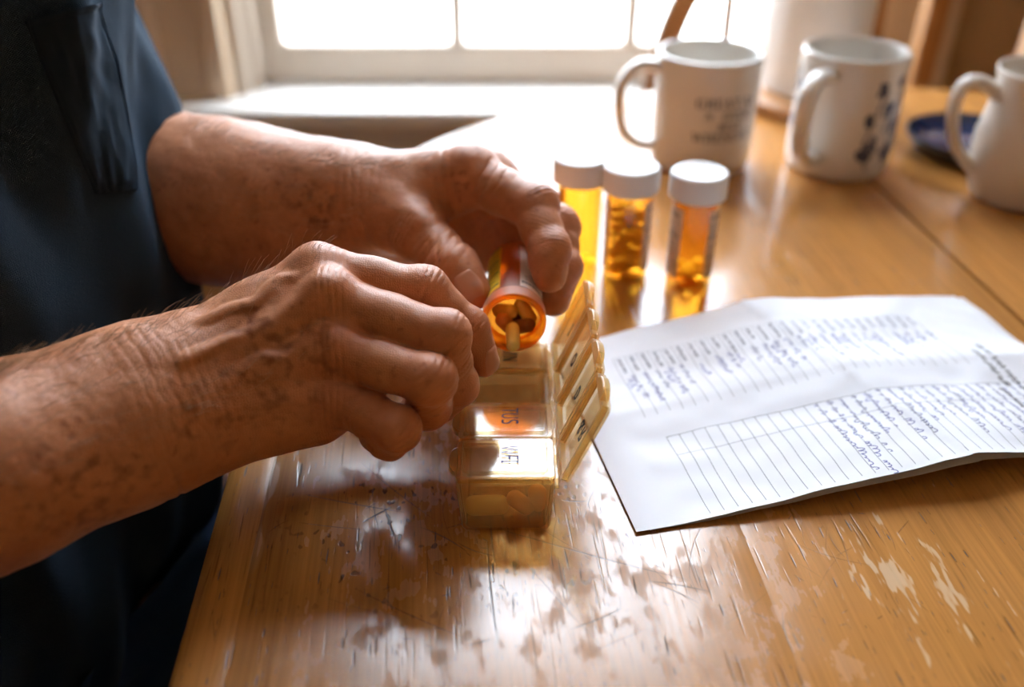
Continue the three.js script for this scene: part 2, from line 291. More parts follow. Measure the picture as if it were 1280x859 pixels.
// ------------------------------------------------------------------ things on the table
const solidOf = (o) => std(o);
const amber = std({ color: rgb(1.0, 0.82, 0.40), transmission: 1, thickness: 0, roughness: 0.10, ior: 1.5 });
const amberRim = std({ color: rgb(1.0, 0.50, 0.07), transmission: 0.85, thickness: 0, roughness: 0.5, ior: 1.45 });
const amberHeld = std({ color: rgb(1.0, 0.62, 0.17), transmission: 0.97, thickness: 0, roughness: 0.38, ior: 1.45 });
const capPlastic = std({ color: rgb(0.80, 0.80, 0.80), roughness: 0.42 });
function labelTexture(seed, bg, yellow) {
  return canvasTexture(256, 320, (c, w, h) => {
    const r = rng(seed); c.fillStyle = bg; c.fillRect(0, 0, w, h);
    c.fillStyle = '#33302f';
    for (let y = 22, k = 0; y < h - 20; k++) {
      const big = k % 4 === 0, s = big ? 19 : 10; let x = 16; const end = w * (0.5 + 0.45 * r());
      while (x < end) { const l = (big ? 12 : 6) + r() * 10; for (let q = x; q < x + l; q += 4) c.fillRect(q, y + r() * 3, 2.2, s - r() * 4); x += l + 5; }
      y += s + (big ? 16 : 9);
    }
  });
}
function arcPatch(r, a0, a1, y0, y1, n = 24) {                      // a piece of a cylinder's wall, u along the arc, v upwards
  const g = new THREE.BufferGeometry(), P = [], N = [], U = [], I = [];
  for (let i = 0; i <= n; i++) { const t = i / n, a = lerp(a0, a1, t), s = Math.sin(a), c = Math.cos(a); for (const y of [y0, y1]) { P.push(r * s, y, r * c); N.push(s, 0, c); U.push(t, y === y0 ? 0 : 1); } }
  for (let i = 0; i < n; i++) { const a = i * 2; I.push(a, a + 2, a + 1, a + 1, a + 2, a + 3); }
  g.setAttribute('position', new THREE.Float32BufferAttribute(P, 3)); g.setAttribute('normal', new THREE.Float32BufferAttribute(N, 3)); g.setAttribute('uv', new THREE.Float32BufferAttribute(U, 2)); g.setIndex(I); return g;
}
// a shell of two walls for a label so that it has a thickness
const labelGeo = (r, a0, a1, y0, y1) => join([arcPatch(r, a0, a1, y0, y1), arcPatch(r + 0.00012, a0, a1, y0, y1)]);
const VR = 0.0135, VH = 0.058;
const vialGeo = lathe([[0, 0.0004], [VR - 0.002, 0], [VR, 0.0015], [VR, VH], [VR + 0.0012, VH + 0.001], [VR + 0.0012, VH + 0.010], [VR - 0.0006, VH + 0.0105], [VR - 0.0012, VH + 0.009], [VR - 0.0012, 0.003], [0, 0.0022]], 56);
function capGeo() {
  const R = 0.0166, pts = [[0, 0.0135], [R - 0.004, 0.0135], [R - 0.0032, 0.0146], [R - 0.0012, 0.0146], [R, 0.0132], [R, 0.0006], [R - 0.0006, 0], [R - 0.0014, 0], [R - 0.0014, 0.0125], [0, 0.0125]];
  const g = lathe(pts, 120), p = g.attributes.position;
  for (let i = 0; i < p.count; i++) { const x = p.getX(i), z = p.getZ(i), rr = Math.hypot(x, z), y = p.getY(i); if (rr > R - 0.0004 && y > 0.001 && y < 0.0128) { const a = Math.atan2(z, x), f = 1 + 0.014 * (Math.cos(a * 40) > 0 ? 1 : 0); p.setXYZ(i, x * f, y, z * f); } }
  g.computeVertexNormals(); return g;
}
const capG = capGeo();
function capsuleGeo(r, L, flat = 1) { const g = new THREE.CapsuleGeometry(r, L, 8, 20); g.scale(1, 1, flat); return g; }
const tabletGeo = (r, t) => lathe([[0, -t / 2], [r * 0.75, -t * 0.44], [r * 0.96, -t * 0.28], [r, -t * 0.2], [r, t * 0.2], [r * 0.96, t * 0.28], [r * 0.75, t * 0.44], [0, t / 2]], 24);
const pillMat = { cream: std({ color: rgb(0.80, 0.66, 0.36), roughness: 0.5 }), orange: std({ color: rgb(0.76, 0.33, 0.09), roughness: 0.5 }), yellow: std({ color: rgb(0.92, 0.76, 0.26), roughness: 0.4 }), white: std({ color: rgb(0.82, 0.78, 0.68), roughness: 0.5 }), brown: std({ color: rgb(0.32, 0.16, 0.07), roughness: 0.5 }) };
function standingVial(x, z, turn, label, labels) {
  const g = thing('pill_bottle', V(x, TY, z), label, 'pill bottle', 'capped amber pill bottles standing on the table'); g.rotation.y = turn;
  mesh('vial', vialGeo, amber, g);
  const cap = mesh('cap', capG, capPlastic, g); cap.position.y = VH - 0.0035 + 0.0006;
  for (const [a0, a1, y0, y1, m] of labels) mesh('paper_label', labelGeo(VR + 0.0001, a0, a1, y0, y1), m, g);
  return g;
}
const lab1 = std({ map: labelTexture(1, '#e9d9c8'), roughness: 0.6 }), lab2 = std({ map: labelTexture(2, '#e6cdb8'), roughness: 0.6 }), lab3 = std({ map: labelTexture(3, '#f2cf2e'), roughness: 0.6 });
const v1 = tpx(721, 327), v2 = tpx(780, 340), v3 = tpx(859, 349);
function tpx(x, y) { const r = at(x, y, 1).sub(EYE); return EYE.clone().addScaledVector(r, (TY - EYE.y) / r.y); }
standingVial(v1.x, v1.z, 0, 'amber pill bottle farthest left of the capped three, half hidden by the gripping fingers', [[-2.5, -1.5, 0.008, 0.046, lab1]]);
standingVial(v2.x, v2.z, 0, 'middle capped amber pill bottle, filled nearly to the top with small tablets', [[0.62, 1.9, 0.006, 0.05, lab2], [-2.2, -1.05, 0.006, 0.05, lab1]]);
standingVial(v3.x, v3.z, 0, 'right capped amber pill bottle, a few tablets at its bottom, nearest the white form', [[0.45, 1.7, 0.006, 0.05, lab2], [-2.0, -0.72, 0.006, 0.05, lab1]]);
{
  const r = rng(9), tg = tabletGeo(0.0042, 0.0034);
  const fill = (c, n, h, group, label, mats) => {
    for (let k = 0; k < n; k++) {
      const a = k * 2.4 + r() * 0.4, rr = (k % 4 === 3 ? 0.0015 : 0.0068), y = 0.0048 + h * Math.floor(k / 4) + 0.001 * r();
      const m = mesh('tablet', tg, mats[k % mats.length]); m.position.set(c.x + rr * Math.cos(a), TY + y, c.z + rr * Math.sin(a)); m.rotation.set(r() * 0.8 - 0.4, r() * 3, r() * 0.8 - 0.4);
      tag(m, label, 'tablet', group);
    }
  };
  fill(v2, 32, 0.0052, 'tablets inside the middle amber bottle', 'small tan tablet in the heap filling the middle capped amber bottle', [pillMat.cream]);
  fill(v3, 7, 0.0052, 'tablets inside the right amber bottle', 'small yellow tablet at the bottom of the right capped amber bottle', [pillMat.yellow]);
}

// the open bottle held in the far hand: mouth towards the viewer
const vialMouth = at(642, 405, 0.396), vialFar = at(643, 332, 0.4515);
const heldVial = thing('open_pill_bottle', vialFar, 'uncapped amber pill bottle held tilted over the organizer, mouth towards the viewer', 'pill bottle');
const vialAxis = vialMouth.clone().sub(vialFar).normalize();
heldVial.quaternion.setFromUnitVectors(V(0, 1, 0), vialAxis);
{
  const L = vialMouth.distanceTo(vialFar), R = 0.0131, k = L - 0.010;
  mesh('vial', lathe([[0, 0.0004], [R - 0.002, 0], [R, 0.0015], [R, k], [R + 0.0004, k + 0.0005], [R - 0.0012, k], [R - 0.0012, 0.003], [0, 0.0022]], 64), amberHeld, heldVial);
  const lip = [[R - 0.0004, k - 0.0002], [R + 0.0006, k], [R + 0.0014, k + 0.0008], [R + 0.0016, k + 0.0085], [R + 0.0012, L - 0.0004], [R - 0.0002, L], [R - 0.0012, L - 0.0008], [R - 0.0012, k]];
  const m = mesh('neck_ring', lathe(lip, 64), amberRim, heldVial);
  // angle 0 of the wall is found in the bottle's own axes: up in the picture
  const q = heldVial.quaternion.clone().invert(), up = CU.clone().applyQuaternion(q), right = V(1, 0, 0).applyQuaternion(q);
  const aUp = Math.atan2(up.x, up.z), aRt = Math.atan2(right.x, right.z), s = Math.sign(Math.sin(aRt - aUp));
  mesh('paper_label', labelGeo(R + 0.0001, ...[aUp + s * 0.22, aUp + s * 1.75].sort((p, q) => p - q), 0.006, k - 0.003), std({ map: labelTexture(4, '#efe2d2'), roughness: 0.55 }), heldVial);
  mesh('warning_label', labelGeo(R + 0.0001, ...[aUp - s * 0.50, aUp - s * 1.35].sort((p, q) => p - q), 0.004, k - 0.004), lab3, heldVial);
  heldVial.updateMatrixWorld(true);
  const place = (name, geo, mat, x, y, depth, dir, label, group) => {
    const p = at(x, y, 0.4).sub(EYE).normalize(); const o = vialMouth.clone(); const n = vialAxis;
    const t = (o.clone().addScaledVector(n, -depth).sub(EYE).dot(n)) / p.dot(n); const m = mesh(name, geo, mat); m.position.copy(EYE).addScaledVector(p, t);
    m.quaternion.setFromUnitVectors(V(0, 1, 0), dir.clone().normalize()); tag(m, label, 'pill', group); return m;
  };
  const cap = capsuleGeo(0.0034, 0.008), vdir = CF.clone().negate();
  place('pill', capsuleGeo(0.0032, 0.0085), pillMat.yellow, 641, 421, 0.003, V(0.03, -0.45, 1), 'pale yellow caplet sliding out of the held bottle over its lip');
  place('pill', cap, pillMat.orange, 633, 405, 0.013, V(-0.5, 0.9, 0.5), 'orange pill left of the yellow caplet inside the mouth of the held bottle');
  place('pill', cap, pillMat.brown, 653, 408, 0.014, V(0.9, 0.6, 0.7), 'dull brown pill right of the yellow caplet inside the mouth of the held bottle');
  place('pill', cap, pillMat.yellow, 631, 389, 0.019, V(0.8, 0.4, 0.8), 'yellow pill at upper left deep inside the held bottle');
  place('pill', cap, pillMat.brown, 642, 393, 0.024, V(0.1, 0.2, 1), 'darkest pill at the centre deep inside the held bottle');
  place('pill', cap, pillMat.yellow, 657, 390, 0.019, V(0.6, -0.7, 0.7), 'yellow pill at upper right deep inside the held bottle');
}

// ---------------------------------------------------------------- pill organizer
const plastic = std({ color: rgb(0.93, 0.82, 0.61), transmission: 0.96, thickness: 0, roughness: 0.33, ior: 1.48 });
const lidPlastic = std({ color: rgb(0.97, 0.90, 0.75), transmission: 0.95, thickness: 0, roughness: 0.10, ior: 1.5 });
const lidRim = std({ color: rgb(0.91, 0.75, 0.46), transmission: 0.88, thickness: 0, roughness: 0.28, ior: 1.48 });
const OX0 = -0.0218, OX1 = 0.0166, OZ = -0.2632, OP = 0.0252, ON = 4, OH = 0.0235, OWALL = 0.0013;
const organizer = thing('pill_organizer', V((OX0 + OX1) / 2, TY, OZ), 'yellowed clear plastic pill organizer, front lids shut, a row of lids standing open', 'pill organizer');
{
  const w = OX1 - OX0, D = OP * ON + OWALL;
  const rr = (s, x0, y0, x1, y1, r, top) => { s.moveTo(x0, y1); s.lineTo(x0, y0 + r); s.quadraticCurveTo(x0, y0, x0 + r, y0); s.lineTo(x1 - r, y0); s.quadraticCurveTo(x1, y0, x1, y0 + r); s.lineTo(x1, y1); s.closePath(); return s; };
  const ext = (s, d, z) => new THREE.ExtrudeGeometry(s, { depth: d, bevelEnabled: true, bevelSize: 0.0003, bevelThickness: 0.0003, bevelSegments: 1, curveSegments: 8 }).translate(0, 0, z - d);
  const hw = w / 2, b = 0.0014;                                     // slightly narrower at the foot
  const u = new THREE.Shape(); u.moveTo(-hw, OH); u.lineTo(-hw + b, 0.004); u.quadraticCurveTo(-hw + b, 0, -hw + b + 0.004, 0); u.lineTo(hw - b - 0.004, 0); u.quadraticCurveTo(hw - b, 0, hw - b, 0.004); u.lineTo(hw, OH); u.lineTo(hw - OWALL, OH); u.lineTo(hw - b - OWALL, 0.005); u.quadraticCurveTo(hw - b - OWALL, OWALL, hw - b - 0.005, OWALL); u.lineTo(-hw + b + 0.005, OWALL); u.quadraticCurveTo(-hw + b + OWALL, OWALL, -hw + b + OWALL, 0.005); u.lineTo(-hw + OWALL, OH); u.closePath();
  mesh('tray', ext(u, D, -0.0003), plastic, organizer);
  const front = () => { const s = new THREE.Shape(); s.moveTo(-hw + OWALL, OH); s.lineTo(-hw + b + OWALL, 0.005); s.quadraticCurveTo(-hw + b + OWALL, OWALL, -hw + b + 0.005, OWALL); s.lineTo(hw - b - 0.005, OWALL); s.quadraticCurveTo(hw - b - OWALL, OWALL, hw - b - OWALL, 0.005); s.lineTo(hw - OWALL, OH); s.closePath(); return s; };
  for (let k = 0; k <= ON; k++) mesh(k === 0 ? 'front_wall' : k === ON ? 'back_wall' : 'divider', ext(front(), OWALL, -0.0003 - k * OP), plastic, organizer);
  // lids
  const LW = w + 0.0006, LD = OP - 0.0014;
  const frame = () => { const s = new THREE.Shape(), r = 0.002; const x0 = -LW, x1 = 0, z0 = -LD / 2, z1 = LD / 2; s.moveTo(x0 + r, z0); s.lineTo(x1 - r, z0); s.quadraticCurveTo(x1, z0, x1, z0 + r); s.lineTo(x1, z1 - r); s.quadraticCurveTo(x1, z1, x1 - r, z1); s.lineTo(x0 + r, z1); s.quadraticCurveTo(x0, z1, x0, z1 - r); s.lineTo(x0, z0 + r); s.quadraticCurveTo(x0, z0, x0 + r, z0); return s; };
  const plateG = new THREE.ExtrudeGeometry(frame(), { depth: 0.0010, bevelEnabled: true, bevelSize: 0.0003, bevelThickness: 0.0003, bevelSegments: 2, curveSegments: 6 }).rotateX(Math.PI / 2).translate(0, 0.0026, 0);
  const skirtShape = frame(); { const p = new THREE.Path(), i = 0.0016; p.moveTo(-LW + i, -LD / 2 + i); p.lineTo(-LW + i, LD / 2 - i); p.lineTo(-i, LD / 2 - i); p.lineTo(-i, -LD / 2 + i); p.closePath(); skirtShape.holes.push(p); }
  const skirtG = new THREE.ExtrudeGeometry(skirtShape, { depth: 0.0022, bevelEnabled: true, bevelSize: 0.0002, bevelThickness: 0.0002, bevelSegments: 1, curveSegments: 6 }).rotateX(Math.PI / 2).translate(0, 0.0016, 0);
  const tabG = (() => { const s = new THREE.Shape(); s.moveTo(0, -0.007); s.quadraticCurveTo(-0.0030, -0.0062, -0.0030, 0); s.quadraticCurveTo(-0.0030, 0.0062, 0, 0.007); s.closePath(); return new THREE.ExtrudeGeometry(s, { depth: 0.0022, bevelEnabled: true, bevelSize: 0.0005, bevelThickness: 0.0005, bevelSegments: 2, curveSegments: 10 }).rotateX(Math.PI / 2).translate(-LW, 0.0016, 0); })();
  const raisedG = new THREE.ExtrudeGeometry((() => { const s = new THREE.Shape(), i = 0.003, r = 0.0015; const x0 = -LW + i, x1 = -i, z0 = -LD / 2 + i - 0.0006, z1 = LD / 2 - i + 0.0006; s.moveTo(x0 + r, z0); s.lineTo(x1 - r, z0); s.quadraticCurveTo(x1, z0, x1, z0 + r); s.lineTo(x1, z1 - r); s.quadraticCurveTo(x1, z1, x1 - r, z1); s.lineTo(x0 + r, z1); s.quadraticCurveTo(x0, z1, x0, z1 - r); s.lineTo(x0, z0 + r); s.quadraticCurveTo(x0, z0, x0 + r, z0); return s; })(), { depth: 0.0004, bevelEnabled: true, bevelSize: 0.0005, bevelThickness: 0.0004, bevelSegments: 2, curveSegments: 6 }).rotateX(Math.PI / 2).translate(0, 0.0035, 0);
  const letterMat = (text, weight, ink, flip) => {
    const t = canvasTexture(256, 256, (c, cw, ch) => { c.fillStyle = '#000'; c.fillRect(0, 0, cw, ch); c.save(); c.translate(cw / 2, ch / 2); if (flip) c.rotate(Math.PI); c.scale(0.80, 1.22); c.fillStyle = '#fff'; c.font = weight + ' 100px sans-serif'; c.textAlign = 'center'; c.textBaseline = 'middle'; c.fillText(text, 0, 0); c.restore(); }, false);
    return std({ color: ink, roughness: 0.8, specularIntensity: 0.15, alphaMap: t, transparent: true });
  };
  const letterG = new THREE.PlaneGeometry(0.0205, 0.0205).rotateX(-Math.PI / 2).rotateY(-Math.PI / 2);   // reads towards the viewer, tops to the right
  const makeLid = (k, angle, text, weight, ink, name, dx) => {
    const lid = mesh(name, raisedG, lidPlastic, organizer); lid.geometry = join([plateG, raisedG]);
    lid.position.set(hw + 0.0002, OH + 0.0012, -(k + 0.5) * OP - OWALL / 2); lid.rotation.z = -angle;
    mesh('lid_rim', skirtG, lidRim, lid); mesh('lid_tab', tabG, lidRim, lid);
    const l = mesh('lettering', letterG, letterMat(text, weight, ink), lid); l.position.set(-LW * 0.455, 0.00442, dx); l.castShadow = false;
    return lid;
  };
  makeLid(0, 0, 'WFI', '400', rgb(0.10, 0.10, 0.22), 'closed_lid', 0);
  makeLid(1, 0, 'TUS', '400', rgb(0.05, 0.05, 0.14), 'closed_lid', 0);
  makeLid(3, 0, 'MN', '700', rgb(0.02, 0.02, 0.03), 'closed_lid', 0.0035);
  const open = THREE.MathUtils.degToRad(180 - 68), texts = ['&R', 'D', 'O', 'I'];
  for (let k = 0; k < ON; k++) {
    const lid = makeLid(k, open, texts[k], '700', rgb(0.03, 0.03, 0.04), 'open_lid', 0); lid.position.x += 0.0030; lid.position.y += 0.0005; lid.children[2].position.y = 0.0011;
  }
  for (let k = 0; k < ON; k++) for (const s of [-1, 1]) mesh('hinge', cyl(0.0016, 0.0016, 0.006, 0, 0, 0, 12).rotateX(Math.PI / 2).translate(hw + 0.0012, OH + 0.001, -(k + 0.5) * OP + s * 0.007), lidPlastic, organizer);
  mesh('hinge_strip', rbox(0.0022, 0.0018, D - 0.002, 0.0006, hw + 0.0012, OH - 0.0012, -D / 2), lidRim, organizer);
  // pills inside
  const pill = (name, geo, mat, x, y, z, rx, ry, rz, label) => { const m = mesh(name, geo, mat); m.position.set(x, TY + y, z); m.rotation.set(rx, ry, rz); tag(m, label, 'pill'); };
  const caplet = capsuleGeo(0.0042, 0.0105), tab = tabletGeo(0.0062, 0.0050);
  pill('pill', caplet, pillMat.cream, -0.0105, 0.0058, OZ - 0.0085, 0, 0.05, Math.PI / 2, 'large cream caplet lying in the front compartment of the organizer');
  pill('pill', capsuleGeo(0.0036, 0.0078), pillMat.orange, 0.0035, 0.0072, OZ - 0.0085, 0.3, 0, 0.62, 'slanted orange pill beside the cream caplet in the front compartment');
  pill('pill', capsuleGeo(0.0040, 0.0070), pillMat.orange, 0.0108, 0.0070, OZ - 0.0115, 0.2, 0.5, 0.12, 'upright orange pill in the right corner of the front compartment');
  pill('pill', caplet, pillMat.cream, -0.0085, 0.0065, OZ - 2 * OP - 0.013, 0.0, 0.3, Math.PI / 2, 'cream caplet in the open third compartment of the organizer');
  pill('pill', tab, pillMat.orange, 0.0065, 0.0085, OZ - 2 * OP - 0.0140, 1.0, 0.4, 0.2, 'orange tablet in the open third compartment of the organizer');
}

// ---------------------------------------------------------------- papers
const PA = V(0.0505, TY, -0.2608), pr = V(0.9770, 0, -0.2130), pc = V(0.2130, 0, 0.9770), PL = 0.244, PB = 0.141;   // near-left corner, along the page, towards the viewer
function paperHeight(a, b) {                                        // a along the page from its left edge, b from its far edge
  const u = a / PL, v = b / PB;
  const ridgeAt = lerp(0.108, 0.150, v), rise = a < ridgeAt ? sstepLin(0.012, ridgeAt, a) : 1 - 0.96 * sstepLin(ridgeAt, PL, a);
  let h = 0.0150 * rise * (0.78 + 0.22 * Math.abs(2 * v - 1));
  const fold = Math.abs(v - 0.47); h += 0.0035 * Math.max(0, 1 - fold / 0.16) * (0.4 + 0.6 * u) + 0.0016 * sstep(0.15, 0, u) * sstep(0.75, 1, v) * 0;
  h += 0.0012 * noise(a * 28, b * 36, 1.2) * sstep(0.0, 0.2, u) + 0.0006 * noise(a * 70, b * 80, 4.2) * sstep(0.0, 0.1, u);
  h -= 0.0035 * sstep(0.80, 1.0, v) * sstep(0.55, 0.95, u);
  return Math.max(0.0006, h + 0.0008);
}
function sstepLin(a, b, x) { const t = clamp((x - a) / (b - a)); return t < 0.12 ? t * t / 0.24 : t - 0.06; }
const toPage = (x, y, h = 0) => { const r = at(x, y, 1).sub(EYE), p = EYE.clone().addScaledVector(r, (TY + h - EYE.y) / r.y).sub(PA); return [p.dot(pr), PB + p.dot(pc)]; };
function sheetGeo(hf, off, grow = 0) {
  const nx = 110, ny = 64, P = [], U = [], I = [], th = 0.00012;
  for (const s of [0, 1]) for (let j = 0; j <= ny; j++) for (let i = 0; i <= nx; i++) {
    const a = PL * i / nx, b = PB * j / ny, p = PA.clone().addScaledVector(pr, a + off[0]).addScaledVector(pc, b - PB + off[1]); P.push(p.x, TY + hf(a, b) - s * th, p.z); U.push(i / nx, 1 - j / ny);
  }
  const q = (nx + 1) * (ny + 1), id = (i, j, s) => s * q + j * (nx + 1) + i;
  for (let j = 0; j < ny; j++) for (let i = 0; i < nx; i++) { const a = id(i, j, 0), b = id(i + 1, j, 0), c = id(i + 1, j + 1, 0), d = id(i, j + 1, 0); I.push(a, d, b, b, d, c, a + q, b + q, d + q, b + q, c + q, d + q); }
  for (let i = 0; i < nx; i++) for (const j of [0, ny]) { const a = id(i, j, 0), b = id(i + 1, j, 0); I.push(a, b, a + q, b, b + q, a + q); }
  for (let j = 0; j < ny; j++) for (const i of [0, nx]) { const a = id(i, j, 0), b = id(i, j + 1, 0); I.push(a, b, a + q, b, b + q, a + q); }
  const g = new THREE.BufferGeometry(); g.setAttribute('position', new THREE.Float32BufferAttribute(P, 3)); g.setAttribute('uv', new THREE.Float32BufferAttribute(U, 2)); g.setIndex(I); g.computeVertexNormals(); return g;
}
const formTexture = canvasTexture(2048, 1146, (c, w, h) => {
  const S = w / PL, r = rng(404); c.fillStyle = '#f0f3fb'; c.fillRect(0, 0, w, h);
  c.lineCap = c.lineJoin = 'round';
  const scrawl = (x, y, dx, dy, len, size, ink, lw) => {             // a run of handwriting from (x, y) along (dx, dy)
    c.strokeStyle = ink; c.lineWidth = lw; c.beginPath(); let s = 0; const nx = -dy, ny = dx; c.moveTo(x, y);
    while (s < len) {
      const st = size * (0.35 + 0.4 * r()), up = size * (r() < 0.25 ? 1.25 : 0.35 + 0.4 * r()) * (r() < 0.12 ? -0.7 : 1), b = (r() - 0.5) * size * 0.3;
      const p = (q, k) => [x + dx * q + nx * -k, y + dy * q + ny * -k];
      c.bezierCurveTo(...p(s + st * 0.1, up), ...p(s + st * 0.9, up * (0.6 + 0.5 * r())), ...p(s + st * 0.6, b)); s += st;
      if (r() < 0.16) { s += size * 0.7; c.stroke(); c.beginPath(); c.moveTo(...p(s, 0)); }
    }
    c.stroke();
  };
  const print = (x, y, len, size, ink) => { c.fillStyle = ink; let s = 0; while (s < len) { const l = size * (1.2 + 2.2 * r()); for (let q = 0; q < l; q += size * 0.42) c.fillRect(x - size * 0.5 - (r() < 0.2 ? size * 0.3 : 0), y + s + q, size * (0.7 + 0.4 * r()), size * 0.24); s += l + size * 0.5; } };
  const rule = (x0, y0, x1, y1, lw, ink) => { c.strokeStyle = ink; c.lineWidth = lw; c.beginPath(); c.moveTo(x0, y0); c.lineTo(x1, y1); c.stroke(); };
  const blue = ['#2f3483', '#343a8c', '#27306e', '#474d96'];
  // far table
  const F = { x0: 0.028 * S, x1: 0.200 * S, y0: 0.021 * S, y1: 0.070 * S }, rows = 27;
  rule(F.x0, F.y0, F.x1, F.y0, 1.5, '#8b8d94'); 
  for (let k = 0; k <= rows; k++) {
    const x = lerp(F.x0, F.x1, k / rows); rule(x, F.y0, x, F.y1 - 4 * (k % 3), 1.7, '#777a82');
    if (k < rows) { print(x + 26, F.y0 + 8, 60 + 40 * r(), 15, '#4c4f66'); if (r() < 0.92) scrawl(x + 40, F.y0 + 130, 0, 1, 60 + 150 * r(), 24, blue[k % 4], 3.2); if (k % 3 === 0) scrawl(x + 18, F.y0 + 150, 0, 1, 40 + 60 * r(), 22, blue[1], 3); }
  }
  // near table
  const N = { x0: 0.033 * S, x1: 0.236 * S, y0: 0.0845 * S, y1: 0.134 * S, ym: 0.0975 * S }, cols = 33;
  rule(N.x0, N.y0, N.x1, N.y0, 2.0, '#62656e'); rule(N.x0, N.ym, N.x1, N.ym, 1.8, '#70737c');
  for (let k = 0; k <= cols; k++) { const x = lerp(N.x0, N.x1, k / cols); rule(x, N.y0, x, N.y1, 2.0, '#565962'); }
  for (let k = 11; k < cols; k++) {
    const x = lerp(N.x0, N.x1, k / cols), long = [310, 330, 260, 170, 120][k - 11] ?? 90 + 150 * r();
    scrawl(x + 40, N.y0 + 8, 0.08, 1, 90, 25, blue[k % 4], 2.7);
    scrawl(x + 44, N.ym + 4, 0.06, 1, long - 20, 29, blue[(k + 1) % 4], 3.0);
  }
  // heading
  print(0.2175 * S, 0.053 * S, 420, 26, '#26262b'); print(0.2105 * S, 0.0585 * S, 210, 26, '#2e2e33'); print(0.2045 * S, 0.0885 * S, 110, 22, '#2e2e33');
});
const paperMat = std({ map: formTexture, roughness: 0.75 });
tag(mesh('paper_form', sheetGeo((a, b) => paperHeight(a, b) + 0.0006, [0, 0]), paperMat), 'creased white form with ruled tables filled in blue handwriting, raised along its folds', 'paper');
tag(mesh('paper_sheet', sheetGeo((a, b) => Math.max(0.0005, Math.min(paperHeight(a + 0.004, b - 0.003) - 0.0012, 0.72 * paperHeight(a, b) - 0.0004)), [0.006, -0.0005]), std({ color: rgb(0.80, 0.80, 0.83), roughness: 0.8 })), 'blank white sheet lying under the handwritten form, only its near edge showing', 'paper');

// ---------------------------------------------------------------- mugs, dish, paper towel
const glaze = std({ color: rgb(0.80, 0.76, 0.70), roughness: 0.22, clearcoat: 0.4, clearcoatRoughness: 0.1 });
const glazeWarm = std({ color: rgb(0.78, 0.72, 0.64), roughness: 0.25 });
function sweep(path, ra, rb, n = 60, m = 16, ends = true) {          // oval section along a curve in the x-y plane
  const P = [], I = [], zc = V(0, 0, 1);
  for (let i = 0; i <= n; i++) {
    const t = i / n, p = path.getPoint(t), d = path.getTangent(t), nn = V(-d.y, d.x, 0).normalize(), flare = 1 + 0.35 * Math.pow(Math.abs(2 * t - 1), 6);
    for (let j = 0; j < m; j++) { const a = 2 * Math.PI * j / m; const q = p.clone().addScaledVector(nn, ra * flare * Math.cos(a)).addScaledVector(zc, rb * flare * Math.sin(a)); P.push(q.x, q.y, q.z); }
  }
  for (let i = 0; i < n; i++) for (let j = 0; j < m; j++) { const a = i * m + j, b = i * m + (j + 1) % m; I.push(a, b, a + m, b, b + m, a + m); }
  const g = new THREE.BufferGeometry(); g.setAttribute('position', new THREE.Float32BufferAttribute(P, 3)); g.setIndex(I); g.computeVertexNormals(); return g;
}
function mug(pos, prof, handlePts, turn, label, mat, ra, rb) {
  const g = thing('mug', pos, label, 'mug', 'mugs on the table'); g.rotation.y = turn;
  mesh('cup', lathe(prof, 80), mat, g);
  mesh('handle', sweep(new THREE.CatmullRomCurve3(handlePts.map(([x, y]) => V(x, y, 0))), ra, rb), mat, g);
  return g;
}
const straightProf = (R, H, b = 0.003) => [[0, 0.003], [R * 0.78, 0.003], [R * 0.80, 0], [R * 0.90, 0], [R * 0.955, 0.003], [R * 0.985, 0.010], [R, 0.03], [R, H - 0.002], [R - 0.0008, H], [R - 0.0026, H + 0.0004], [R - 0.0042, H - 0.001], [R - 0.0048, H - 0.006], [R - 0.005, 0.012], [R * 0.8, 0.007], [0, 0.0065]];
const mugA = tpx(872, 201), mugB = tpx(1042, 206);
{
  const R = 0.0392, g = mug(mugA, straightProf(R, 0.0855), [[R - 0.002, 0.076], [R + 0.014, 0.077], [R + 0.025, 0.066], [R + 0.0275, 0.046], [R + 0.022, 0.026], [R + 0.010, 0.017], [R - 0.003, 0.016]], Math.PI + 0.12, 'white mug with four lines of dark lettering, handle to the left', glaze, 0.0042, 0.0062);
  const t = canvasTexture(512, 384, (c, w, h) => { c.fillStyle = '#000'; c.fillRect(0, 0, w, h); c.fillStyle = '#fff'; c.textBaseline = 'alphabetic'; c.font = '700 100px serif'; c.fillText('GREAT AS', 10, 96); c.font = '700 84px serif'; c.fillText('N', 90, 184); c.fillText('OVEN', 230, 184); c.font = '700 78px serif'; c.fillText('BEST', 200, 264); c.font = '700 92px serif'; c.fillText('WHENEVER', 6, 350); }, false);
  const p = mesh('printed_lettering', arcPatch(R + 0.00012, -0.40, 0.84, 0.026, 0.064), std({ color: rgb(0.045, 0.045, 0.07), roughness: 0.3, alphaMap: t, transparent: true }), g); p.rotation.y = -(Math.PI + 0.12);
}
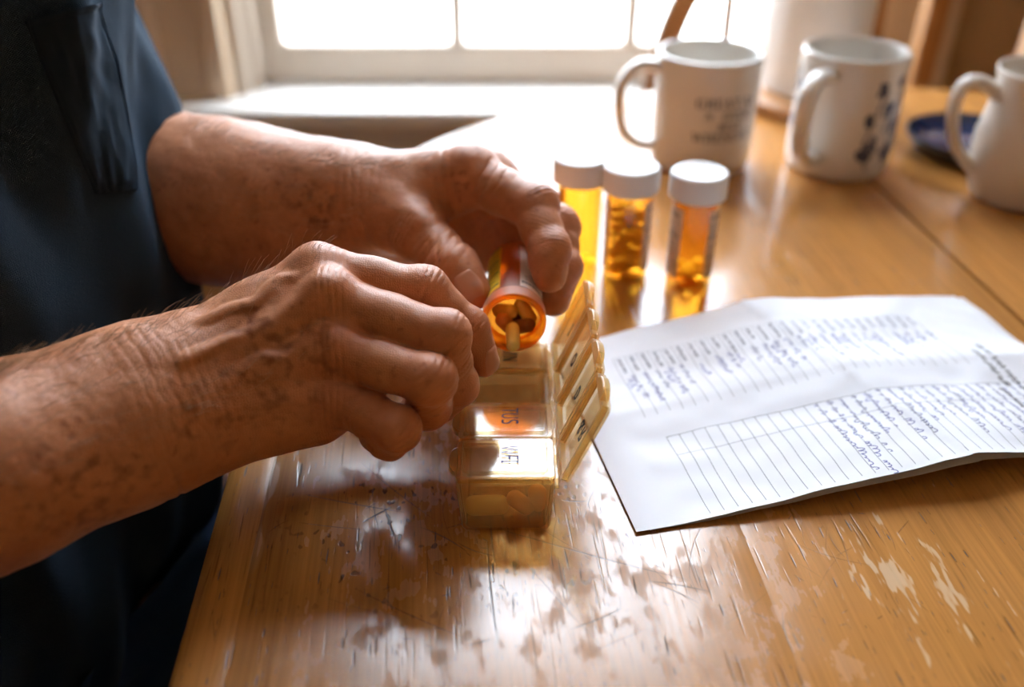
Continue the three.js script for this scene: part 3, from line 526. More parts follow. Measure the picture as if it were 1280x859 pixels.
{
  const R = 0.0385, g = mug(mugB, straightProf(R, 0.0895), [[R - 0.002, 0.077], [R + 0.013, 0.079], [R + 0.025, 0.070], [R + 0.028, 0.048], [R + 0.023, 0.028], [R + 0.010, 0.018], [R - 0.003, 0.017]], -Math.PI / 2 - 0.78, 'white mug printed with dark blue flowers, handle towards the viewer', glaze, 0.0042, 0.0068);
  const t = canvasTexture(512, 512, (c, w, h) => {
    const r = rng(12); c.fillStyle = '#000'; c.fillRect(0, 0, w, h); c.strokeStyle = '#fff'; c.fillStyle = '#fff'; c.lineWidth = 14;
    for (const [x, y, s] of [[170, 90, 40], [330, 60, 34], [420, 150, 44], [250, 190, 46], [120, 250, 30], [340, 280, 50], [160, 380, 52], [300, 420, 44], [430, 390, 48]]) {
      for (let k = 0; k < 6; k++) { const a = k * Math.PI / 3 + r(); c.beginPath(); c.ellipse(x + Math.cos(a) * s * 0.6, y + Math.sin(a) * s * 0.6, s * 0.42, s * 0.24, a, 0, 7); c.stroke(); } c.beginPath(); c.arc(x, y, s * 0.18, 0, 7); c.fill();
      c.beginPath(); c.moveTo(x, y); c.bezierCurveTo(x + 50 * r(), y + 60, x - 60 * r(), y + 90, x + 40 * (r() - 0.5), y + 130); c.stroke();
    }
    c.beginPath(); c.ellipse(112, 232, 34, 26, -0.4, 0, 7); c.fill(); c.beginPath(); c.ellipse(120, 430, 60, 34, 0.3, 0, 7); c.fill(); c.beginPath(); c.ellipse(330, 440, 40, 44, 0.3, 0, 7); c.fill();
  }, false);
  const m = std({ color: rgb(0.05, 0.065, 0.13), roughness: 0.3, alphaMap: t, transparent: true });
  const p = mesh('printed_flowers', arcPatch(R + 0.00012, -0.20, 1.25, 0.010, 0.082), m, g); p.rotation.y = Math.PI / 2 + 0.78;
  const p2 = mesh('printed_flowers', arcPatch(R + 0.00012, -2.1, -1.25, 0.03, 0.080), m, g); p2.rotation.y = Math.PI / 2 + 0.78;
}
{
  const c = at(1298, 170, 0.622); c.y = TY; const prof = [[0, 0.003], [0.026, 0.003], [0.027, 0], [0.032, 0], [0.0345, 0.004], [0.038, 0.018], [0.0405, 0.036], [0.0402, 0.052], [0.0375, 0.070], [0.0360, 0.084], [0.0368, 0.096], [0.0384, 0.1045], [0.0378, 0.1058], [0.0358, 0.1050], [0.0335, 0.096], [0.033, 0.084], [0.036, 0.050], [0.033, 0.014], [0, 0.009]];
  for (const q of prof) q[1] *= 0.86;
  const g = mug(c, prof, [[0.035, 0.074], [0.050, 0.082], [0.058, 0.080], [0.0615, 0.068], [0.059, 0.051], [0.052, 0.034], [0.0385, 0.022]], Math.PI - 0.12, 'plain cream mug with a waisted neck at the right edge, handle to the left', glazeWarm, 0.0042, 0.0065);
  g.userData.label = 'plain cream mug with a waisted neck beside the blue dish';
}
{
  const c = tpx(1200, 192), blue = std({ color: rgb(0.012, 0.036, 0.12), roughness: 0.18, clearcoat: 0.6 }), dark = std({ color: rgb(0.02, 0.018, 0.02), roughness: 0.4 });
  const g = thing('blue_dish', V(c.x + 0.008, TY, c.z), 'small dark dish glazed cobalt blue inside, behind the cream mug', 'dish');
  mesh('dish', lathe([[0, 0.0005], [0.030, 0.0005], [0.032, 0], [0.036, 0.001], [0.045, 0.006], [0.051, 0.0135], [0.0525, 0.0165], [0.0518, 0.0172], [0.0500, 0.0160]], 72), dark, g);
  mesh('glazed_well', lathe([[0.0502, 0.0163], [0.0495, 0.0155], [0.044, 0.0085], [0.034, 0.0052], [0, 0.0046]], 72), blue, g);
}
{
  const c = tpx(1012, 128), wood = std({ color: rgb(0.46, 0.22, 0.08), roughness: 0.4 });
  const g = thing('paper_towel_stand', V(c.x, TY, c.z), 'turned wooden stand holding the paper towel roll behind the mugs', 'towel stand');
  mesh('base', lathe([[0, 0], [0.066, 0], [0.069, 0.003], [0.069, 0.009], [0.066, 0.012], [0.060, 0.0135], [0, 0.0135]], 64), wood, g);
  mesh('pole', lathe([[0, 0.0135], [0.008, 0.0135], [0.008, 0.31], [0.014, 0.318], [0.016, 0.33], [0.010, 0.345], [0, 0.348]], 32), wood, g);
  const paper = std({ color: rgb(0.84, 0.81, 0.77), roughness: 0.95, bumpMap: plasterBump, bumpScale: 0.0008 });
  const roll = thing('paper_towel_roll', V(c.x, TY + 0.0137, c.z), 'white roll of paper towel upright on the wooden stand', 'paper towel');
  const p = [[0.0205, 0], [0.040, 0], [0.0415, 0.0015], [0.0415, 0.2765], [0.040, 0.278], [0.0205, 0.278]];
  mesh('paper', lathe(p, 72), paper, roll); mesh('core', lathe([[0.0205, 0.278], [0.0195, 0.278], [0.0195, 0], [0.0205, 0]], 40), std({ color: rgb(0.42, 0.30, 0.19), roughness: 0.9 }), roll);
  const s = mesh('loose_sheet', (() => { const P = [], I = []; const n = 24; for (let i = 0; i <= n; i++) { const t = i / n, a = -1.2 - 0.9 * t, r = 0.0418 + 0.010 * t * t; P.push(r * Math.sin(a), 0.002, r * Math.cos(a), r * Math.sin(a), 0.276, r * Math.cos(a)); } for (let i = 0; i < n; i++) I.push(i * 2, i * 2 + 2, i * 2 + 1, i * 2 + 1, i * 2 + 2, i * 2 + 3); const g2 = new THREE.BufferGeometry(); g2.setAttribute('position', new THREE.Float32BufferAttribute(P, 3)); g2.setIndex(I); g2.computeVertexNormals(); return g2; })(), paper, roll);
}
// ------------------------------------------------------------------ chairs and cabinet by the window wall
const chairWood = std({ color: rgb(0.40, 0.17, 0.045), roughness: 0.4 });
const rod = (a, b, r0, r1, n = 14) => { const d = b.clone().sub(a), g = new THREE.CylinderGeometry(r1, r0, d.length(), n); g.applyQuaternion(new THREE.Quaternion().setFromUnitVectors(V(0, 1, 0), d.clone().normalize())); return g.translate((a.x + b.x) / 2, (a.y + b.y) / 2, (a.z + b.z) / 2); };
{
  const g = thing('windsor_chair', V(0.286, 0, -0.86), 'wooden chair with a hooped spindle back, in front of the window behind the text mug', 'chair');
  const sh = new THREE.Shape(); sh.moveTo(-0.19, 0.18); sh.bezierCurveTo(-0.23, 0.0, -0.20, -0.2, 0, -0.2); sh.bezierCurveTo(0.20, -0.2, 0.23, 0, 0.19, 0.18); sh.bezierCurveTo(0.1, 0.21, -0.1, 0.21, -0.19, 0.18);
  mesh('seat', new THREE.ExtrudeGeometry(sh, { depth: 0.025, bevelEnabled: true, bevelSize: 0.008, bevelThickness: 0.008, bevelSegments: 3 }).rotateX(Math.PI / 2).translate(0, 0.45, 0), chairWood, g);
  for (const sx of [-1, 1]) for (const sz of [-1, 1]) mesh('leg', rod(V(sx * 0.21, 0, sz * 0.19), V(sx * 0.14, 0.43, sz * 0.12), 0.013, 0.018), chairWood, g);
  for (const sx of [-1, 1]) mesh('stretcher', rod(V(sx * 0.185, 0.16, -0.16), V(sx * 0.185, 0.16, 0.16), 0.010, 0.010), chairWood, g);
  mesh('stretcher', rod(V(-0.18, 0.16, 0), V(0.18, 0.16, 0), 0.010, 0.010), chairWood, g);
  const zb = -0.155, lean = (y) => zb - 0.03 * (y - 0.45), arch = [];
  for (let i = 0; i <= 30; i++) { const t = i / 30, a = Math.PI * t; const x = -0.142 * Math.cos(a) * (1 - 0.10 * (1 - Math.sin(a))), y = 0.45 + 0.425 * Math.pow(Math.sin(a), 0.62); arch.push(V(x, y, lean(y))); }
  mesh('back_hoop', new THREE.TubeGeometry(new THREE.CatmullRomCurve3(arch), 90, 0.0150, 12), chairWood, g);
  for (const x of [-0.047, 0.047]) { const yt = 0.45 + 0.442 * Math.pow(Math.sqrt(Math.max(0, 1 - (x / 0.142) ** 2)), 0.62) - 0.004; mesh('spindle', rod(V(x * 0.9, 0.44, zb), V(x, yt, lean(yt)), 0.0080, 0.0065), chairWood, g); }
  const yt = 0.80; mesh('spindle', rod(V(0, 0.44, zb), V(0, 0.45 + 0.44, lean(0.89)), 0.0065, 0.0045), chairWood, g);
  const sp = mesh('back_splat', lathe([[0, 0], [0.008, 0], [0.017, 0.10], [0.018, 0.16], [0.010, 0.24], [0.004, 0.30], [0, 0.30]], 20).scale(1, 1, 0.5), chairWood, g); sp.position.set(0.118, 0.52, zb - 0.003);
}
{
  const g = thing('side_chair', V(0.70, 0, -1.075), 'wooden side chair with square back posts beside the window wall', 'chair'); g.rotation.y = 0;
  const w2 = std({ color: rgb(0.44, 0.20, 0.06), roughness: 0.45 });
  mesh('seat', rbox(0.40, 0.03, 0.36, 0.008, 0.05, 0.45, 0), w2, g);
  for (const sz of [-1, 1]) { mesh('back_post', rbox(0.030, 0.98, 0.026, 0.004, -0.150, 0.49, sz * 0.128), w2, g); mesh('leg', rbox(0.032, 0.435, 0.032, 0.004, 0.22, 0.2175, sz * 0.15), w2, g); }
  for (const y of [0.62, 0.94]) mesh('back_rail', rbox(0.018, 0.06, 0.23, 0.004, -0.150, y, 0), w2, g);
  mesh('stretcher', rbox(0.38, 0.022, 0.016, 0.003, 0.035, 0.2, 0.14), w2, g); mesh('stretcher', rbox(0.38, 0.022, 0.016, 0.003, 0.035, 0.2, -0.14), w2, g);
}
{
  const g = thing('sideboard', V(1.325, 0, -1.085), 'dark brown wooden sideboard in the corner beyond the cream mug', 'sideboard'), dk = std({ color: rgb(0.055, 0.024, 0.010), roughness: 0.45 }), br = std({ color: rgb(0.3, 0.2, 0.08), metalness: 1, roughness: 0.4 });
  mesh('carcass', rbox(0.66, 0.98, 0.36, 0.004, 0, 0.55, 0), dk, g); mesh('top', rbox(0.70, 0.025, 0.40, 0.006, 0, 1.053, 0), dk, g);
  for (const s of [-1, 1]) { const d = mesh('door', rbox(0.31, 0.60, 0.018, 0.004, s * 0.16, 0.40, 0.188), dk, g); mesh('door_panel', rbox(0.21, 0.48, 0.010, 0.004, s * 0.16, 0.40, 0.200), dk, d); mesh('knob', new THREE.SphereGeometry(0.012, 16, 12).translate(s * 0.03, 0.45, 0.21), br, d);
    const w = mesh('drawer', rbox(0.31, 0.24, 0.018, 0.004, s * 0.16, 0.85, 0.188), dk, g); mesh('knob', new THREE.SphereGeometry(0.012, 16, 12).translate(s * 0.16, 0.85, 0.207), br, w); }
  for (const sx of [-1, 1]) for (const sz of [-1, 1]) mesh('foot', cyl(0.02, 0.015, 0.06, sx * 0.28, 0.03, sz * 0.13, 16), dk, g);
}
// ------------------------------------------------------------------ the man: one body surface, meshed from joined tapered limbs
const smin = (a, b, k) => { const h = Math.max(k - Math.abs(a - b), 0) / k; return Math.min(a, b) - h * h * k * 0.25; };
const smax = (a, b, k) => -smin(-a, -b, k);
function limbOf(a, b, ra, rb) {                                       // distance to a tapered capsule
  const ax = a.x, ay = a.y, az = a.z, bx = b.x - ax, by = b.y - ay, bz = b.z - az, l = 1 / Math.max(1e-12, bx * bx + by * by + bz * bz), dr = rb - ra;
  return (x, y, z) => { const px = x - ax, py = y - ay, pz = z - az; let t = (px * bx + py * by + pz * bz) * l; t = t < 0 ? 0 : t > 1 ? 1 : t; const dx = px - bx * t, dy = py - by * t, dz = pz - bz * t; return Math.sqrt(dx * dx + dy * dy + dz * dz) - ra - dr * t; };
}
const blobOf = (c, r) => { const { x: cx, y: cy, z: cz } = c; return (x, y, z) => Math.sqrt((x - cx) ** 2 + (y - cy) ** 2 + (z - cz) ** 2) - r; };
const limb = limbOf, blob = blobOf;
function ellipsoid(c, rx, ry, rz, turn = 0) {
  const s = Math.sin(turn), k = Math.cos(turn);
  return (x, y, z) => { const dx = x - c.x, dy = (y - c.y) / ry, dz = z - c.z, u = (k * dx - s * dz) / rx, w = (s * dx + k * dz) / rz, q = Math.sqrt(u * u + dy * dy + w * w); return (q - 1) * Math.min(rx, ry, rz) * (q < 1 ? 1 : 1); };
}
const blend = (list, k) => (x, y, z) => { let d = list[0](x, y, z); for (let i = 1; i < list.length; i++) d = smin(d, list[i](x, y, z), k); return d; };

// surface nets over a grid that is filled only near the surface
function surface(f, lo, hi, h) {
  const B = 8, n = [0, 1, 2].map((k) => Math.ceil(Math.ceil((hi.getComponent(k) - lo.getComponent(k)) / h) / B) * B), [nx, ny, nz] = n, sx = nx + 1, sy = ny + 1, sz = nz + 1;
  const F = new Float32Array(sx * sy * sz).fill(NaN), half = h * B * 0.87, id = (i, j, k) => (k * sy + j) * sx + i;
  const near = [];
  for (let c = 0; c < nz; c += B) for (let b = 0; b < ny; b += B) for (let a = 0; a < nx; a += B) {
    const d = f(lo.x + (a + B / 2) * h, lo.y + (b + B / 2) * h, lo.z + (c + B / 2) * h);
    const act = Math.abs(d) < half * 1.35 + 0.002; if (act) near.push([a, b, c]);
    for (let k = c; k <= c + B; k++) for (let j = b; j <= b + B; j++) { let o = id(a, j, k); for (let i = a; i <= a + B; i++, o++) { if (act) { if (!(Math.abs(F[o]) < 100)) F[o] = f(lo.x + i * h, lo.y + j * h, lo.z + k * h); } else if (F[o] !== F[o]) F[o] = d > 0 ? 1000 : -1000; } }
  }
  const vid = new Map(), P = [], I = [], val = new Float64Array(8);
  for (const [a, b, c] of near) for (let k = c; k < c + B; k++) for (let j = b; j < b + B; j++) for (let i = a; i < a + B; i++) {
    let m = 0; for (let q = 0; q < 8; q++) { val[q] = F[id(i + (q & 1), j + ((q >> 1) & 1), k + (q >> 2))]; if (val[q] < 0) m |= 1 << q; }
    if (m === 0 || m === 255) continue;
    let x = 0, y = 0, z = 0, w = 0;
    for (const [p, q] of EDGES) if (((m >> p) & 1) !== ((m >> q) & 1)) { const t = val[p] / (val[p] - val[q]); x += (p & 1) + t * ((q & 1) - (p & 1)); y += ((p >> 1) & 1) + t * (((q >> 1) & 1) - ((p >> 1) & 1)); z += (p >> 2) + t * ((q >> 2) - (p >> 2)); w++; }
    vid.set(id(i, j, k), P.length / 3); P.push(lo.x + (i + x / w) * h, lo.y + (j + y / w) * h, lo.z + (k + z / w) * h);
  }
  const quad = (a, b, c, d, flip) => { if (a === undefined || b === undefined || c === undefined || d === undefined) return; if (flip) I.push(a, c, b, a, d, c); else I.push(a, b, c, a, c, d); };
  for (const [a, b, c] of near) for (let k = c; k < c + B; k++) for (let j = b; j < b + B; j++) for (let i = a; i < a + B; i++) {
    const o = id(i, j, k), s = F[o] < 0;
    if (j > 0 && k > 0 && s !== F[o + 1] < 0) quad(vid.get(id(i, j - 1, k - 1)), vid.get(id(i, j, k - 1)), vid.get(id(i, j, k)), vid.get(id(i, j - 1, k)), !s);
    if (i > 0 && k > 0 && s !== F[o + sx] < 0) quad(vid.get(id(i - 1, j, k - 1)), vid.get(id(i - 1, j, k)), vid.get(id(i, j, k)), vid.get(id(i, j, k - 1)), !s);
    if (i > 0 && j > 0 && s !== F[o + sx * sy] < 0) quad(vid.get(id(i - 1, j - 1, k)), vid.get(id(i, j - 1, k)), vid.get(id(i, j, k)), vid.get(id(i - 1, j, k)), !s);
  }
  return { P, I };
}
const EDGES = []; for (let p = 0; p < 8; p++) for (const b of [1, 2, 4]) if (!(p & b)) EDGES.push([p, p | b]);
function gradient(f, x, y, z, e) { const g = V(f(x + e, y, z) - f(x - e, y, z), f(x, y + e, z) - f(x, y - e, z), f(x, y, z + e) - f(x, y, z - e)); return g.normalize(); }
// geometry with smooth normals, colours and a box-projected uv in metres (seams split)
function skinned(parts, uvScale, colour) {
  const P = [], N = [], C = [], U = [], I = [];
  for (const { P: p, I: idx, f, e } of parts) {
    const n = p.length / 3, nor = new Array(n), col = new Array(n), made = [new Map(), new Map(), new Map()];
    for (let i = 0; i < n; i++) { nor[i] = gradient(f, p[i * 3], p[i * 3 + 1], p[i * 3 + 2], e); if (colour) col[i] = colour(p[i * 3], p[i * 3 + 1], p[i * 3 + 2], nor[i]); }
    for (let t = 0; t < idx.length; t += 3) {
      const m = V(0, 0, 0); for (let q = 0; q < 3; q++) m.add(nor[idx[t + q]]);
      const ax = Math.abs(m.x), ay = Math.abs(m.y), az = Math.abs(m.z), k = ax > ay && ax > az ? 0 : ay > az ? 1 : 2;
      for (let q = 0; q < 3; q++) {
        const v = idx[t + q]; let o = made[k].get(v);
        if (o === undefined) {
          o = P.length / 3; made[k].set(v, o); const x = p[v * 3], y = p[v * 3 + 1], z = p[v * 3 + 2]; P.push(x, y, z); N.push(nor[v].x, nor[v].y, nor[v].z);
          if (colour) C.push(...col[v]); U.push(...(k === 0 ? [z * uvScale, y * uvScale] : k === 1 ? [x * uvScale, z * uvScale] : [x * uvScale, y * uvScale]));
        }
        I.push(o);
      }
    }
  }
  const g = new THREE.BufferGeometry(); g.setAttribute('position', new THREE.Float32BufferAttribute(P, 3)); g.setAttribute('normal', new THREE.Float32BufferAttribute(N, 3)); g.setAttribute('uv', new THREE.Float32BufferAttribute(U, 2));
  if (colour) g.setAttribute('color', new THREE.Float32BufferAttribute(C, 3)); g.setIndex(I); return g;
}
function march(f, o, d, far = 2) { let t = 0; for (let i = 0; i < 200 && t < far; i++) { const s = f(o.x + d.x * t, o.y + d.y * t, o.z + d.z * t); if (s < 0.00005) return o.clone().addScaledVector(d, t); t += s * 0.8; } return null; }

// ---- a hand: every finger a chain of joints [pixel x, pixel y, depth, radius], rooted in the palm
function makeFinger(rows, opt = {}, K = 1) {
  const J = rows.map(([x, y, d]) => at(x, y, d * K)), R = rows.map((r) => r[3] * K), segs = [];
  for (let i = 0; i + 1 < J.length; i++) {
    const m = J[i].clone().lerp(J[i + 1], 0.5), rm = (R[i] + R[i + 1]) / 2 * (i === 0 ? 0.95 : i === 1 ? 0.955 : 1.0);
    segs.push(limb(J[i], m, R[i], rm), limb(m, J[i + 1], rm, R[i + 1]));
  }
  const bump = [], lines = [];
  for (let i = 1; i + 1 < J.length; i++) {
    const a = J[i].clone().sub(J[i - 1]).normalize(), b = J[i + 1].clone().sub(J[i]).normalize(); let dors = a.clone().sub(b); if (dors.length() < 0.12 || (opt.dorsal && i > 0 && dors.dot(opt.dorsal) < 0)) dors = (opt.dorsal ?? CF.clone().negate()).clone();
    const t = a.clone().add(b).normalize(); dors.addScaledVector(t, -dors.dot(t)).normalize();
    bump.push(blob(J[i].clone().addScaledVector(dors, R[i] * 0.20), R[i] * 0.93));
    lines.push({ p: J[i].clone().addScaledVector(dors, R[i] * 0.6), t, n: dors, s: (i === 1 ? 0.0062 : 0.0036), w: (i === 1 ? 0.0026 : 0.0019), a: (i === 1 ? 0.00042 : 0.00026), side: t.clone().cross(dors) });
  }
  const d0 = blend(segs, 0.0035);
  const f = (x, y, z) => { let d = d0(x, y, z); for (const b of bump) d = smin(d, b(x, y, z), 0.004); return d; };
  return { J, R, f, lines };
}
const groove = (L, x, y, z) => {
  const dx = x - L.p.x, dy = y - L.p.y, dz = z - L.p.z, o = dx * L.n.x + dy * L.n.y + dz * L.n.z; if (o < -0.009) return 0;
  const s = dx * L.t.x + dy * L.t.y + dz * L.t.z; if (Math.abs(s) > 2.6 * L.s) return 0;
  const q = L.side ? dx * L.side.x + dy * L.side.y + dz * L.side.z : 0;
  const g = Math.exp(-((s / L.s) ** 2)) * sstep(-0.008, -0.001, o), ph = (s + 0.0012 * noise(q * 160, s * 60, L.s * 999) + (L.curve ?? 0) * q * q) / L.w * 6.2832; const c = 0.5 + 0.5 * Math.cos(ph);
  return L.a * g * c * c * c * (0.65 + 0.7 * noise(q * 210, s * 300, 7.7));
};
function makeHand({ fingers, palm, palmK, arm, armK, tendons, lines, lump, joinK }) {
  const palmF = blend(palm, palmK), armF = blend(arm, armK);
  const base = (x, y, z) => {
    const p = smin(palmF(x, y, z), armF(x, y, z), 0.016); let d = p;
    if (p > 0.16) return p - 0.11;
    for (const g of fingers) { const q = g.f(x, y, z); d = Math.min(d, q < 0.012 || p < 0.012 ? smin(p, q, joinK) : q); }
    // neighbouring fingers meet in a crease, with only a trace of blending
    let a = 1e9, b = 1e9; for (const g of fingers) { const q = g.f(x, y, z); if (q < a) { b = a; a = q; } else if (q < b) b = q; }
    return Math.min(d, smin(a, b, 0.0008));
  };
  const allLines = [...lines]; for (const g of fingers) allLines.push(...g.lines);
  const H = { base, ridges: [], fingers };
  H.f = (x, y, z) => {
    let d = base(x, y, z); if (d > 0.008 || d < -0.008) return d;
    for (const t of tendons) d = smin(d, t(x, y, z), 0.007);
    for (const r of H.ridges) d = smin(d, r(x, y, z), 0.0042);
    d -= lump * (fbm(x * 70, y * 70, z * 70, 2)) + 0.00009 * noise(x * 420, y * 420, z * 420);
    for (const L of allLines) d += groove(L, x, y, z);
    return d;
  };
  return H;
}
const towardEye = CF.clone().negate();

// ---- right hand (near): back of the hand to the viewer, fingertips at the organizer
const KR = 0.945, RH_ = (() => {
  const back = V(-0.10, 0.55, 0.83).normalize();
  const idx = makeFinger([[402, 340, 0.3855, 0.0116], [530, 364, 0.3865, 0.0100], [583, 410, 0.3915, 0.0086], [605, 452, 0.3955, 0.0068]], { dorsal: back }, KR);
  const mid = makeFinger([[416, 376, 0.3745, 0.0118], [555, 420, 0.3665, 0.0104], [568, 480, 0.3840, 0.0090], [552, 508, 0.3980, 0.0074]], { dorsal: back }, KR);
  const rng_ = makeFinger([[426, 440, 0.3685, 0.0110], [537, 474, 0.3565, 0.0101], [537, 508, 0.3750, 0.0087], [512, 521, 0.3950, 0.0072]], { dorsal: back }, KR);
  const lit = makeFinger([[430, 503, 0.3690, 0.0102], [496, 536, 0.3570, 0.0089], [485, 547, 0.3710, 0.0080], [468, 545, 0.3880, 0.0066]], { dorsal: back }, KR);
  const thumb = makeFinger([[330, 440, 0.4100, 0.0140], [430, 432, 0.4180, 0.0120], [515, 438, 0.4160, 0.0105], [572, 452, 0.4080, 0.0085]], { dorsal: V(0, 1, 0) }, KR);
  const P = (x, y, d) => at(x, y, d * KR), limb = (a, b, r, s) => limbOf(a, b, r * KR, s * KR), blob = (c, r) => blobOf(c, r * KR), palm = [
    limb(P(225, 462, 0.3740), P(395, 338, 0.3870), 0.0165, 0.0112), limb(P(225, 480, 0.3700), P(408, 374, 0.3760), 0.0170, 0.0120),
    limb(P(228, 505, 0.3670), P(416, 437, 0.3715), 0.0175, 0.0112), limb(P(232, 525, 0.3660), P(414, 500, 0.3735), 0.0180, 0.0108),
    limb(P(250, 480, 0.3850), P(395, 430, 0.3930), 0.0150, 0.0130), limb(P(240, 535, 0.3690), P(396, 522, 0.3780), 0.0175, 0.0112),
    limb(P(240, 470, 0.3800), P(345, 425, 0.4060), 0.0150, 0.0150), limb(P(320, 400, 0.3850), P(360, 480, 0.3760), 0.0130, 0.0130),
  ];
  const arm = [
    limb(P(232, 462, 0.3700), P(150, 488, 0.3620), 0.0185, 0.0190), limb(P(225, 530, 0.3620), P(150, 562, 0.3520), 0.0175, 0.0185),
    limb(P(150, 488, 0.3620), P(-20, 556, 0.3350), 0.0190, 0.0225), limb(P(150, 562, 0.3520), P(-20, 615, 0.3250), 0.0185, 0.0225),
    limb(P(-20, 556, 0.3350), P(-420, 715, 0.2950), 0.0225, 0.0360), limb(P(-20, 615, 0.3250), P(-420, 770, 0.2900), 0.0225, 0.0350),
  ];
  const tendon = (x0, y0, d0, x1, y1, d1, r) => limb(P(x0, y0, d0), P(x1, y1, d1), r, r * 1.2);
  const tendons = [blob(P(400, 333, 0.3785), 0.0085), blob(P(409, 366, 0.3675), 0.0095), blob(P(420, 430, 0.3660), 0.0088), blob(P(430, 494, 0.3690), 0.0078),
    tendon(260, 440, 0.3605, 398, 333, 0.3760, 0.0030), tendon(265, 460, 0.3560, 406, 362, 0.3630, 0.0032), tendon(262, 492, 0.3520, 415, 428, 0.3625, 0.0028), tendon(265, 512, 0.3510, 425, 492, 0.3670, 0.0024)];
  const ax = P(225, 495, 0.365).sub(P(60, 555, 0.345)).normalize(), wr = P(203, 500, 0.345);
  const side = ax.clone().cross(towardEye).normalize();
  const lines = [{ p: wr, t: ax, n: towardEye, s: 0.011, w: 0.0041, a: 0.00022, side, curve: 4 }, { p: P(262, 470, 0.345), t: ax, n: towardEye, s: 0.016, w: 0.0033, a: 0.00016, side, curve: -3 },
    { p: P(212, 585, 0.35), t: ax, n: V(0, -1, 0.3).normalize(), s: 0.005, w: 0.005, a: 0.0007, side, curve: 0 }];
  return makeHand({ fingers: [idx, mid, rng_, lit, thumb], palm, palmK: 0.013, arm, armK: 0.028, tendons, lines, lump: 0.0010, joinK: 0.0062 });
})();
// ---- left hand (far): thumb and fingers closed round the open bottle
const LH_ = (() => {
  const P = (x, y, d) => at(x, y, d), top = V(0.35, 0.9, 0.1).normalize();
  const idx = makeFinger([[588, 220, 0.4400, 0.0126], [668, 260, 0.4220, 0.0108], [686, 313, 0.4100, 0.0093], [686, 345, 0.4060, 0.0077]], { dorsal: V(0.8, 0.6, 0).normalize() });
  const mid = makeFinger([[612, 224, 0.4600, 0.0128], [696, 284, 0.4440, 0.0104], [702, 336, 0.4320, 0.0090], [691, 376, 0.4260, 0.0078]], { dorsal: V(0.8, 0.6, 0).normalize() });
  const rg = makeFinger([[618, 236, 0.4770, 0.0122], [686, 298, 0.4720, 0.0098], [684, 345, 0.4640, 0.0085], [662, 368, 0.4620, 0.0072]], { dorsal: V(0.8, 0.6, 0).normalize() });
  const lit = makeFinger([[606, 250, 0.4920, 0.0110], [660, 305, 0.4900, 0.0088], [656, 340, 0.4850, 0.0077], [640, 356, 0.4800, 0.0065]], { dorsal: V(0.8, 0.6, 0).normalize() });
  const thumb = makeFinger([[470, 262, 0.4520, 0.0165], [528, 294, 0.4330, 0.0128], [567, 333, 0.4170, 0.0112], [589, 365, 0.4105, 0.0090]], { dorsal: V(-0.3, -0.2, 0.9).normalize() });
  const palm = [
    limb(P(425, 246, 0.4680), P(585, 218, 0.4420), 0.0185, 0.0122), limb(P(425, 248, 0.4720), P(605, 224, 0.4600), 0.0195, 0.0130), limb(P(425, 250, 0.4780), P(612, 234, 0.4770), 0.0190, 0.0125), limb(P(425, 256, 0.4830), P(600, 248, 0.4910), 0.0185, 0.0115),
    limb(P(440, 256, 0.4600), P(505, 272, 0.4430), 0.0200, 0.0160), limb(P(470, 246, 0.4580), P(560, 236, 0.4480), 0.0150, 0.0120), limb(P(430, 262, 0.4740), P(560, 262, 0.4830), 0.0170, 0.0130), limb(P(500, 282, 0.4640), P(590, 292, 0.4830), 0.0150, 0.0150), limb(P(560, 262, 0.4720), P(625, 285, 0.4880), 0.0150, 0.0150), limb(P(520, 300, 0.4760), P(590, 316, 0.4900), 0.0130, 0.0130),
  ];
  const arm = [
    limb(P(430, 252, 0.4700), P(370, 259, 0.4790), 0.0220, 0.0250), limb(P(430, 258, 0.4780), P(370, 262, 0.4880), 0.0215, 0.0250),
    limb(P(370, 259, 0.4790), P(290, 255, 0.4980), 0.0250, 0.0362), limb(P(290, 255, 0.4980), P(142, 224, 0.5250), 0.0362, 0.0430), limb(P(370, 262, 0.4880), P(250, 252, 0.5050), 0.0250, 0.0365),
    limb(P(142, 224, 0.5250), P(-128, -284, 0.4600), 0.0420, 0.0520),
  ];
  const tendons = [blob(P(590, 211, 0.4390), 0.0110), blob(P(612, 218, 0.4590), 0.0108), limb(P(440, 214, 0.4640), P(580, 202, 0.4400), 0.0030, 0.0036), limb(P(470, 232, 0.4470), P(530, 280, 0.4240), 0.0032, 0.0042), limb(P(436, 214, 0.4560), P(500, 212, 0.4450), 0.0040, 0.0040)];
  const ax = P(600, 215, 0.45).sub(P(430, 245, 0.468)).normalize(), side = ax.clone().cross(towardEye).normalize();
  const lines = [{ p: P(452, 235, 0.448), t: ax, n: towardEye, s: 0.010, w: 0.0046, a: 0.0002, side, curve: 2 }, { p: P(612, 225, 0.425), t: V(0.9, -0.45, 0.3).normalize(), n: V(0.1, 0.6, 0.8).normalize(), s: 0.009, w: 0.0048, a: 0.0008, side, curve: 0 },
    { p: P(562, 232, 0.44), t: ax, n: towardEye, s: 0.006, w: 0.0050, a: 0.0007, side, curve: 0 }, { p: P(545, 300, 0.415), t: V(0.7, -0.6, 0.3).normalize(), n: towardEye, s: 0.008, w: 0.003, a: 0.0002, side, curve: 0 }];
  return makeHand({ fingers: [idx, mid, rg, lit, thumb], palm, palmK: 0.014, arm, armK: 0.03, tendons, lines, lump: 0.0010, joinK: 0.009 });
})();
